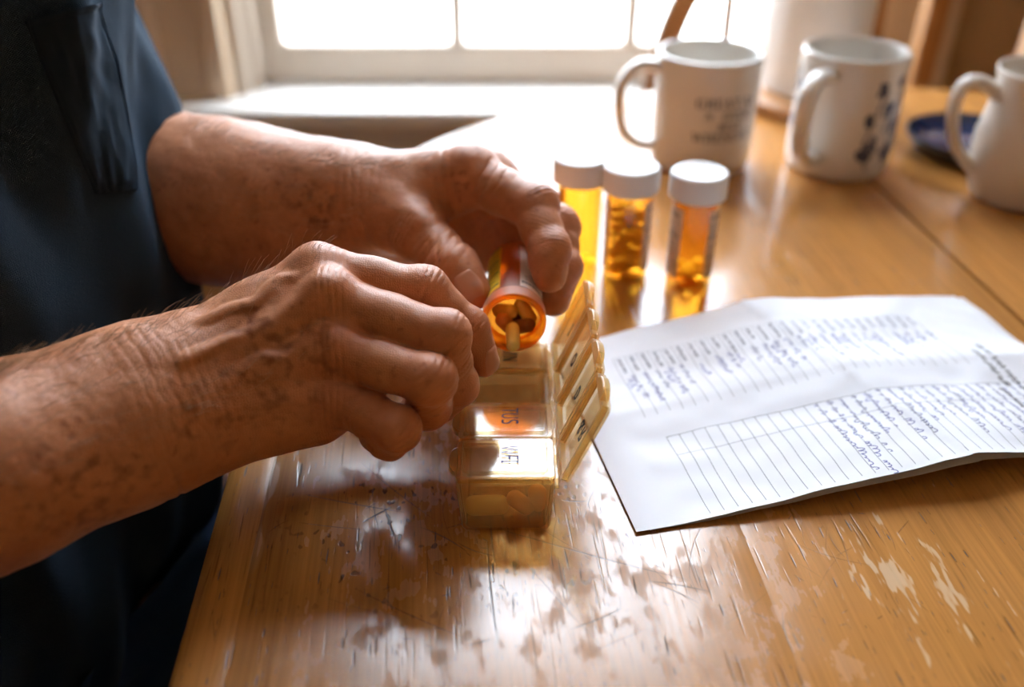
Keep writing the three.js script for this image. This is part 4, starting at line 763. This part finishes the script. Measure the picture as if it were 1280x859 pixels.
// veins under the skin of the backs of the hands, laid along the surface
function vein(Hd, pts, r) {
  const q = []; for (const [x, y] of pts) { const p = march(Hd.base, EYE, at(x, y, 1).sub(EYE).normalize(), 0.7); if (p) q.push(p); }
  if (q.length < 2) return; const c = new THREE.CatmullRomCurve3(q), m = q.length * 4; for (let i = 0; i < m; i++) { const tp0 = Math.sin(Math.PI * (0.04 + 0.92 * i / m)), tp1 = Math.sin(Math.PI * (0.04 + 0.92 * (i + 1) / m)), sink = (q, k) => q.addScaledVector(towardEye, -0.0016 * (1 - k)), f = limb(sink(c.getPoint(i / m), tp0), sink(c.getPoint((i + 1) / m), tp1), r * (0.4 + 0.6 * tp0), r * (0.4 + 0.6 * tp1)), mid = c.getPoint((i + 0.5) / m); Hd.ridges.push((x, y, z) => (Math.abs(x - mid.x) + Math.abs(y - mid.y) + Math.abs(z - mid.z) > 0.03 ? 1 : f(x, y, z))); }
}
vein(RH_, [[222, 456], [240, 446], [258, 438], [285, 426], [312, 420], [345, 402]], 0.0005);
vein(RH_, [[250, 405], [285, 388], [318, 380], [350, 352], [372, 350]], 0.0005);
vein(RH_, [[300, 470], [330, 448], [352, 452], [386, 425], [402, 400]], 0.0005);

// ---- trunk, head and legs
const facing = THREE.MathUtils.degToRad(14), fw = V(Math.cos(facing), 0, Math.sin(facing)), lt = V(Math.sin(facing), 0, -Math.cos(facing));   // forwards, and to his left
const hip = V(-0.405, 0.52, -0.355);
const bod = (f, l, y) => hip.clone().addScaledVector(fw, f).addScaledVector(lt, l).setY(y);
const trunkShapes = (g) => [
  limb(bod(0, -0.10, 0.53), bod(0, 0.10, 0.53), 0.125 + g, 0.125 + g), limb(bod(0.065, -0.07, 0.66), bod(0.065, 0.07, 0.66), 0.135 + g, 0.135 + g), limb(bod(0.07, -0.07, 0.80), bod(0.07, 0.07, 0.80), 0.128 + g, 0.128 + g),
  limb(bod(0.075, -0.09, 0.94), bod(0.075, 0.09, 0.94), 0.115 + g, 0.115 + g), limb(bod(0.06, -0.165, 1.07), bod(0.06, 0.165, 1.07), 0.062 + g, 0.062 + g), limb(bod(0.05, -0.07, 1.08), bod(0.05, 0.07, 1.08), 0.085 + g, 0.085 + g),
];
const headC = bod(0.155, 0.0, 1.335), hd = (f, l, y) => headC.clone().addScaledVector(fw, f).addScaledVector(lt, l).add(V(0, y, 0));
const headF = (() => {
  const list = [ellipsoid(hd(-0.012, 0, 0.035), 0.094, 0.098, 0.076, facing), ellipsoid(hd(0.02, 0, -0.045), 0.072, 0.085, 0.060, facing), limb(hd(0.052, -0.018, -0.098), hd(0.052, 0.018, -0.098), 0.026, 0.026)];
  const head = blend(list, 0.04), nose = blend([limb(hd(0.086, 0, 0.006), hd(0.112, 0, -0.038), 0.009, 0.013), blob(hd(0.100, 0.012, -0.042), 0.009), blob(hd(0.100, -0.012, -0.042), 0.009)], 0.01);
  const brow = limb(hd(0.078, -0.036, 0.022), hd(0.078, 0.036, 0.022), 0.012, 0.012), ears = blend([1, -1].map((s) => ellipsoid(hd(-0.006, s * 0.078, -0.008), 0.020, 0.033, 0.009, facing)), 0.002);
  const lips = smaxless(limb(hd(0.086, -0.020, -0.068), hd(0.086, 0.020, -0.068), 0.009, 0.009)), sock = [1, -1].map((s) => blob(hd(0.098, s * 0.031, 0.004), 0.016)), eye = [1, -1].map((s) => blob(hd(0.074, s * 0.031, 0.002), 0.0135));
  function smaxless(f) { return f; }
  return (x, y, z) => { let d = smin(head(x, y, z), nose(x, y, z), 0.012); d = smin(d, brow(x, y, z), 0.014); d = smin(d, lips(x, y, z), 0.010); for (const s of sock) d = smax(d, -s(x, y, z), 0.014); for (const e of eye) d = smin(d, e(x, y, z), 0.003); return smin(d, ears(x, y, z), 0.008); };
})();
const neckF = limb(bod(0.06, 0, 1.10), hd(-0.012, 0, -0.06), 0.060, 0.055);
const knee = (s) => bod(0.44, s * 0.16, 0.515), ankle = (s) => bod(0.42, s * 0.16, 0.09);
const legShapes = (g) => [1, -1].flatMap((s) => [limb(bod(0.02, s * 0.105, 0.535), knee(s), 0.092 + g, 0.068 + g), limb(knee(s), ankle(s), 0.060 + g, 0.040 + g)]);
const upperR = limb(bod(0.05, -0.19, 1.05), at(-420, 740, 0.2925 * KR), 0.055, 0.042);
const trunkF = blend([...trunkShapes(0), ...legShapes(0), upperR, limb(bod(0.05, 0.19, 1.05), at(-120, -280, 0.4600), 0.055, 0.052)], 0.05);
const bodyF = (x, y, z) => smin(smin(trunkF(x, y, z), neckF(x, y, z), 0.03), headF(x, y, z), 0.02);

const skinBump = dataTexture(512, 512, (u, v) => {                  // fine lattice of skin lines
  let best = 9, second = 9; const n = 30, x = u * n, y = v * n, i0 = Math.floor(x), j0 = Math.floor(y);
  for (let j = -1; j <= 1; j++) for (let i = -1; i <= 1; i++) { const ci = ((i0 + i) % n + n) % n, cj = ((j0 + j) % n + n) % n, h = Math.sin(ci * 127.1 + cj * 311.7) * 43758.5453, k = Math.sin(ci * 269.5 + cj * 183.3) * 43758.5453; const px = i0 + i + 0.5 + 0.75 * (h - Math.floor(h) - 0.5), py = j0 + j + 0.5 + 0.75 * (k - Math.floor(k) - 0.5), d = Math.hypot(x - px, y - py); if (d < best) { second = best; best = d; } else if (d < second) second = d; }
  const e = clamp((second - best) * 2.2), k = 0.5 + 0.5 * noise(Math.sin(u * 6.283) * 2.2 + 5, Math.cos(u * 6.283) * 2.2 + Math.sin(v * 6.283) * 2.2, Math.cos(v * 6.283) * 2.2), s = 1 - (0.25 + 0.75 * k) * 0.65 * (1 - Math.sqrt(e)); return [s, s, s];
});
const skin = std({ color: 0xffffff, vertexColors: true, roughness: 0.43, specularIntensity: 0.9, bumpMap: skinBump, bumpScale: 0.00020, sheen: 0.12, sheenRoughness: 0.6, sheenColor: rgb(1, 0.8, 0.7) });
const redSpots = [...RH_.fingers.slice(0, 4), ...LH_.fingers].flatMap((g) => g.J.map((p, i) => [p, i === 0 ? 0.014 : 0.011, 1]));
const brownAreas = [[at(345, 455, 0.335), 0.028], [at(320, 415, 0.335), 0.022], [at(90, 590, 0.31), 0.030], [at(250, 520, 0.33), 0.016], [at(400, 260, 0.45), 0.022]];
function skinColour(x, y, z) {
  const b = fbm(x * 45, y * 45, z * 45, 4), m = fbm(x * 150 + 9, y * 150, z * 150, 3), s = noise(x * 330, y * 330, z * 330 + 5);
  let area = 0; for (const [p, r] of brownAreas) area = Math.max(area, Math.exp(-((x - p.x) ** 2 + (y - p.y) ** 2 + (z - p.z) ** 2) / (r * r)));
  let red = 0; for (const [p, r] of redSpots) { const q = (x - p.x) ** 2 + (y - p.y) ** 2 + (z - p.z) ** 2; if (q < 9 * r * r) red = Math.max(red, Math.exp(-q / (r * r))); }
  let r = 0.56 + 0.14 * b + 0.11 * m, g = 0.232 + 0.085 * b + 0.075 * m, bl = 0.108 + 0.05 * b + 0.045 * m;
  const spot = sstep(0.02, 0.50, m + 0.22 * s - 0.04 + 0.24 * area) * (0.20 + 0.80 * area); r *= 1 - 0.52 * spot; g *= 1 - 0.62 * spot; bl *= 1 - 0.66 * spot;
  const fr = sstep(0.36, 0.5, s) * sstep(0, 0.3, noise(x * 60, y * 60, z * 60 + 2) + 0.3 * area); r *= 1 - 0.2 * fr; g *= 1 - 0.28 * fr; bl *= 1 - 0.3 * fr;
  g *= 1 - 0.14 * red; bl *= 1 - 0.08 * red; r *= 1 + 0.03 * red;
  return [clamp(r, 0.05, 0.8), clamp(g, 0.02, 0.6), clamp(bl, 0.012, 0.5)];
}
const person = thing('person', null, 'older man in a navy pocket t-shirt and jeans emptying a bottle over the organizer', 'person');
const FINE = 0.00085;
const boundsOf = (pts, r) => { const b = new THREE.Box3().setFromPoints(pts); return b.expandByScalar(r); };
{
  const bR = boundsOf([...[[-60, 560, 0.33], [-60, 640, 0.32], [230, 500, 0.36], [606, 455, 0.395], [400, 340, 0.385], [572, 452, 0.41]].map(([x, y, d]) => at(x, y, d * KR))], 0.036);
  const bL = boundsOf([at(170, 228, 0.52), at(370, 260, 0.485), at(696, 290, 0.44), at(690, 376, 0.42), at(590, 366, 0.41), at(610, 250, 0.49)], 0.05);
  const cutR = at(-60, 600, 0.33 * KR), cutRn = at(-420, 740, 0.2925 * KR).sub(cutR).normalize();
  const cutLx = at(185, 228, 0.52).x, fR = RH_.f, fL = LH_.f;
  const pr_ = surface(fR, bR.min, bR.max, FINE), pl_ = surface(fL, bL.min, bL.max, FINE * 1.15);
  // the rest of both arms, the trunk, head and legs on a coarser grid; it runs on inside the fine parts
  const rest = (x, y, z) => {
    let d = bodyF(x, y, z); const cut = Math.max((x - cutR.x) * cutRn.x + (y - cutR.y) * cutRn.y + (z - cutR.z) * cutRn.z);
    d = smin(d, Math.max(RH_.base(x, y, z) + 0.0004, -cut), 0.02); return smin(d, Math.max(LH_.base(x, y, z) + 0.0004, (x - cutLx)), 0.02);
  };
  const bb = boundsOf([bod(0, 0.2, 0.42), bod(0, -0.25, 0.42), ankle(1), ankle(-1), knee(1), hd(0.05, 0, 0.13), at(-420, 740, 0.2925 * KR), bod(-0.1, 0, 0.6), at(185, 228, 0.52)], 0.11);
  const ps = surface(rest, bb.min, bb.max, 0.0065);
  const g = skinned([{ ...pr_, f: fR, e: 0.0005 }, { ...pl_, f: fL, e: 0.0006 }, { ...ps, f: rest, e: 0.002 }], 1 / 0.030, skinColour);
  mesh('body', g, skin, person);
}
// ---- nails: curved plates laid on the fingertips
const nailMat = std({ color: rgb(0.60, 0.29, 0.19), roughness: 0.30 });
function nail(Hd, fi, dors, w, l, shift) {
  const g = Hd.fingers[fi], n = g.J.length, a = g.J[n - 2], b = g.J[n - 1], t = b.clone().sub(a).normalize(); const d = dors.clone().addScaledVector(t, -dors.dot(t)).normalize(), s = t.clone().cross(d).normalize();
  const c = b.clone().addScaledVector(t, shift), P = [], I = [], N = 14;
  for (let j = 0; j <= N; j++) for (let i = 0; i <= N; i++) {
    const u = i / N * 2 - 1, v = j / N * 2 - 1, uu = u * Math.sqrt(1 - (v > 0 ? 0.70 : 0.62) * v * v), o = c.clone().addScaledVector(s, uu * w / 2).addScaledVector(t, v * l / 2).addScaledVector(d, 0.02);
    const p = march(Hd.f, o, d.clone().negate(), 0.04) ?? o.clone().addScaledVector(d, -0.02), rim = Math.max(Math.abs(u), Math.abs(v)); p.addScaledVector(d, 0.00035 - 0.0006 * sstep(0.82, 1, rim)); P.push(p.x, p.y, p.z);
  }
  for (let j = 0; j < N; j++) for (let i = 0; i < N; i++) { const q = j * (N + 1) + i; I.push(q, q + 1, q + N + 1, q + 1, q + N + 2, q + N + 1); }
  const geo = new THREE.BufferGeometry(); geo.setAttribute('position', new THREE.Float32BufferAttribute(P, 3)); geo.setIndex(I); geo.computeVertexNormals(); mesh('fingernail', geo, nailMat, person);
}
nail(RH_, 0, V(0.80, 0.35, 0.45), 0.0105, 0.0115, 0.0005); nail(LH_, 4, V(0.30, 0.25, 0.92), 0.0125, 0.0130, 0.0008);
nail(LH_, 0, V(1, 0.1, 0.05), 0.0100, 0.0105, 0.0005); nail(LH_, 1, V(1, 0.1, 0.0), 0.0100, 0.0105, 0.0005);
nail(RH_, 4, V(0.1, 0.9, -0.3), 0.0125, 0.0130, 0.0008);
// ---- hairs of the forearms
{
  const r = rng(55), geos = [], hairMat = std({ color: rgb(0.42, 0.27, 0.16), roughness: 0.5 });
  const grow = (Hd, spots, axis, len) => { for (const [x, y] of spots) {
    const p = march(Hd.base, EYE, at(x, y, 1).sub(EYE).normalize(), 0.75); if (!p) continue; const n = gradient(Hd.base, p.x, p.y, p.z, 0.001), t = axis.clone().addScaledVector(n, -axis.dot(n)).normalize(), L = len * (0.6 + 0.8 * r()), side = n.clone().cross(t);
    const k = (r() - 0.5) * 1.1, lift = 0.25 + 0.65 * r(), c = new THREE.QuadraticBezierCurve3(p.clone().addScaledVector(n, -0.0006), p.clone().addScaledVector(n, L * 0.45 * lift).addScaledVector(t, L * 0.45), p.clone().addScaledVector(n, L * (0.75 * lift - 0.15 * r())).addScaledVector(t, L * 0.85).addScaledVector(side, L * k * 0.6));
    geos.push(new THREE.TubeGeometry(c, 6, 0.000055, 3)); } };
  const aR = at(0, 575, 0.33).sub(at(220, 500, 0.365)).normalize().negate().multiplyScalar(1), aL = at(430, 250, 0.468).sub(at(215, 250, 0.505)).normalize();
  const sR = [], sL = [];
  for (let i = 0; i < 520; i++) { const x = -20 + 420 * Math.pow(r(), 1.35), topY = x < 150 ? 452 - 0.26 * x : x < 300 ? 413 - 0.44 * (x - 150) : 347 - 0.43 * (x - 300); const q = r() < 0.5 ? r() * 16 : r() * 150; sR.push([x, topY + 2 + q]); }
  for (let i = 0; i < 420; i++) { const x = 230 + 320 * r(), topY = x < 300 ? 140 + 0.45 * (x - 230) : x < 420 ? 172 + 0.2 * (x - 300) : 196; const q = r() < 0.55 ? r() * 14 : r() * 110; sL.push([x, topY + 2 + q]); }
  grow(RH_, sR, aR, 0.0095); grow(LH_, sL, aL, 0.0105);
  tag(mesh('arm_hair', join(geos), hairMat, person), null, null, null, 'stuff');
}
// ---- t-shirt, its pocket, jeans, hair
const clothBump = dataTexture(256, 256, (u, v) => { const a = Math.sin(u * 6.2832 * 32), b = Math.sin(v * 6.2832 * 32), s = 0.5 + 0.25 * a * b + 0.25 * (noise(u * 64, v * 64, 0.5)); return [s, s, s]; });
const navy = std({ color: rgb(0.025, 0.045, 0.070), roughness: 1, specularIntensity: 0.2, sheen: 0.2, sheenColor: rgb(0.35, 0.45, 0.65), sheenRoughness: 0.5, bumpMap: clothBump, bumpScale: 0.0006 });
const navyPocket = navy;
const denim = std({ color: rgb(0.030, 0.065, 0.140), roughness: 1, specularIntensity: 0.2, bumpMap: clothBump, bumpScale: 0.0005 });
const shL = bod(0.05, 0.19, 1.05), armLtop = at(-120, -280, 0.4600), elbL = at(140, 224, 0.5250), upL = elbL.clone().sub(armLtop).normalize(), hemL = elbL.clone().addScaledVector(upL, -0.026);
const elbR = at(-420, 740, 0.2925 * KR), shR = bod(0.05, -0.19, 1.05), upR = elbR.clone().sub(shR).normalize(), hemR = shR.clone().lerp(elbR, 0.72);
const shirtTrunk = blend([...trunkShapes(0.011), limb(shL, armLtop, 0.070, 0.066), limb(shR, hemR, 0.066, 0.062)], 0.06), sleeveL = limb(armLtop, elbL, 0.0620, 0.0500), sleeveR = limb(shR, elbR, 0.066, 0.058);
const shirtF = (x, y, z) => {
  let d = shirtTrunk(x, y, z);
  const sl = Math.max(sleeveL(x, y, z), (x - hemL.x) * upL.x + (y - hemL.y) * upL.y + (z - hemL.z) * upL.z), sr = Math.max(sleeveR(x, y, z), (x - hemR.x) * upR.x + (y - hemR.y) * upR.y + (z - hemR.z) * upR.z);
  d = smin(d, sl, 0.010); d = smin(d, sr, 0.03);
  if (Math.abs(d) < 0.03) {
    const l = (x - hip.x) * lt.x + (z - hip.z) * lt.z, dr = 0.6 * l - 0.25 * (y - 0.9);
    const sag = Math.sin((dr + 0.03 * noise(x * 6, y * 5, z * 6)) * 95) * 0.5 + 0.5;
    d += 0.0105 * noise(l * 22 + 3 * y, y * 5.5, 2.2) + 0.0090 * noise(dr * 46, y * 9, 5.1) * 1.2 + 0.0022 * sag * sstep(-0.2, 0.3, noise(x * 9, y * 7, z * 9));
  }
  d = Math.max(d, 0.60 - y + 0.02 * noise(x * 8, z * 8, 1)); return smax(d, -(neckF(x, y, z) - 0.013), 0.008);
};
{
  const bb = boundsOf([bod(0, 0.2, 0.62), bod(0, -0.2, 0.62), bod(0.1, 0.2, 1.14), bod(0.1, -0.24, 1.1), hemR, hemL], 0.16);
  const s = surface(shirtF, bb.min, bb.max, 0.0042), shirt = mesh('t_shirt', skinned([{ ...s, f: shirtF, e: 0.0015 }], 1 / 0.03, null), navy, person);
  // breast pocket: a patch sewn on, with a folded top edge
  const NX = 40, NY = 60, P = [], I = [], U = [];
  for (let j = 0; j <= NY; j++) for (let i = 0; i <= NX; i++) {
    const u = i / NX, v = j / NY, L = [lerp(30, 118, v), lerp(26, 243, v)], R = [lerp(122, 171, v) + 9 * Math.sin(Math.PI * v), lerp(2, 240, v)], x = lerp(L[0], R[0], u), y = lerp(L[1], R[1], u);
    const dir = at(x, y, 1).sub(EYE).normalize(), p = march(shirtF, EYE, dir, 1.2) ?? at(x, y, 0.5), n = gradient(shirtF, p.x, p.y, p.z, 0.004), e = Math.min(u, 1 - u) * 0.10, eb = (1 - v) * 0.16, et = v * 0.16;
    const rise = 0.0020 * sstep(-0.0005, 0.0025, Math.min(e, eb)) - 0.0011 * (Math.exp(-(((Math.min(e, eb) - 0.005) / 0.0010) ** 2)) + Math.exp(-(((et - 0.020) / 0.0010) ** 2))) + 0.0012 * noise(u * 7, v * 5, 3) + (v < 0.02 ? 0.0012 : 0);
    p.addScaledVector(n, rise - 0.0004); P.push(p.x, p.y, p.z); U.push(u * 3, v * 5);
  }
  for (let j = 0; j < NY; j++) for (let i = 0; i < NX; i++) { const q = j * (NX + 1) + i; I.push(q, q + NX + 1, q + 1, q + 1, q + NX + 1, q + NX + 2); }
  const g = new THREE.BufferGeometry(); g.setAttribute('position', new THREE.Float32BufferAttribute(P, 3)); g.setAttribute('uv', new THREE.Float32BufferAttribute(U, 2)); g.setIndex(I); g.computeVertexNormals(); mesh('pocket', g, navyPocket, shirt);
  const jeansT = blend([limb(bod(0, -0.10, 0.53), bod(0, 0.10, 0.53), 0.140, 0.140), ...legShapes(0.022)], 0.05);
  const jeansF = (x, y, z) => { let d = smin(jeansT(x, y, z), trunkF(x, y, z) - 0.013, 0.01); if (Math.abs(d) < 0.03) d += 0.006 * noise(x * 24, y * 20, z * 14) + 0.004 * noise(x * 50, y * 40, z * 28); return Math.max(d, 0.10 - y, y - 0.66); };
  const jb = boundsOf([bod(0, 0.2, 0.5), bod(0, -0.2, 0.5), knee(1), knee(-1), ankle(1), ankle(-1)], 0.12), js = surface(jeansF, jb.min, jb.max, 0.006);
  const jeans = mesh('jeans', skinned([{ ...js, f: jeansF, e: 0.002 }], 1 / 0.04, null), denim, person);
  for (const s2 of [1, -1]) { const a = ankle(s2), f = blend([limb(V(a.x - 0.02 * fw.x, 0.055, a.z - 0.02 * fw.z), V(a.x + 0.17 * fw.x, 0.04, a.z + 0.17 * fw.z), 0.047, 0.036), limb(V(a.x, 0.055, a.z), V(a.x, 0.10, a.z), 0.048, 0.046)], 0.03), ff = (x, y, z) => Math.max(f(x, y, z), 0.002 - y), b = boundsOf([V(a.x, 0.0, a.z), V(a.x + 0.2 * fw.x, 0.1, a.z + 0.2 * fw.z)], 0.07), q = surface(ff, b.min, b.max, 0.006); mesh('shoe', skinned([{ ...q, f: ff, e: 0.002 }], 10, null), std({ color: rgb(0.05, 0.03, 0.02), roughness: 0.5 }), person); }
  const cap = (x, y, z) => Math.max(headF(x, y, z) - 0.007 + 0.004 * noise(x * 60, y * 30, z * 60), -((y - headC.y) * 0.85 - ((x - headC.x) * fw.x + (z - headC.z) * fw.z) * 0.9 - 0.005));
  const hb = boundsOf([headC], 0.16), hs = surface(cap, hb.min, hb.max, 0.005); mesh('hair', skinned([{ ...hs, f: cap, e: 0.002 }], 10, null), std({ color: rgb(0.35, 0.33, 0.31), roughness: 0.7 }), person);
}
// the chair he sits on
{
  const c = bod(-0.02, 0, 0), g = thing('dining_chair', V(c.x, 0, c.z), 'wooden chair under the seated man', 'chair'); g.rotation.y = -facing;
  mesh('seat', rbox(0.36, 0.03, 0.34, 0.01, -0.04, 0.345, 0), chairWood, g);
  for (const sx of [-1, 1]) for (const sz of [-1, 1]) mesh('leg', rbox(0.034, sx < 0 ? 0.95 : 0.33, 0.034, 0.005, sx < 0 ? -0.21 : 0.08, sx < 0 ? 0.475 : 0.165, sz * 0.14), chairWood, g);
  for (const y of [0.66, 0.90]) mesh('back_rail', rbox(0.02, 0.07, 0.25, 0.004, -0.21, y, 0), chairWood, g);
}
renderer.render(scene, camera);
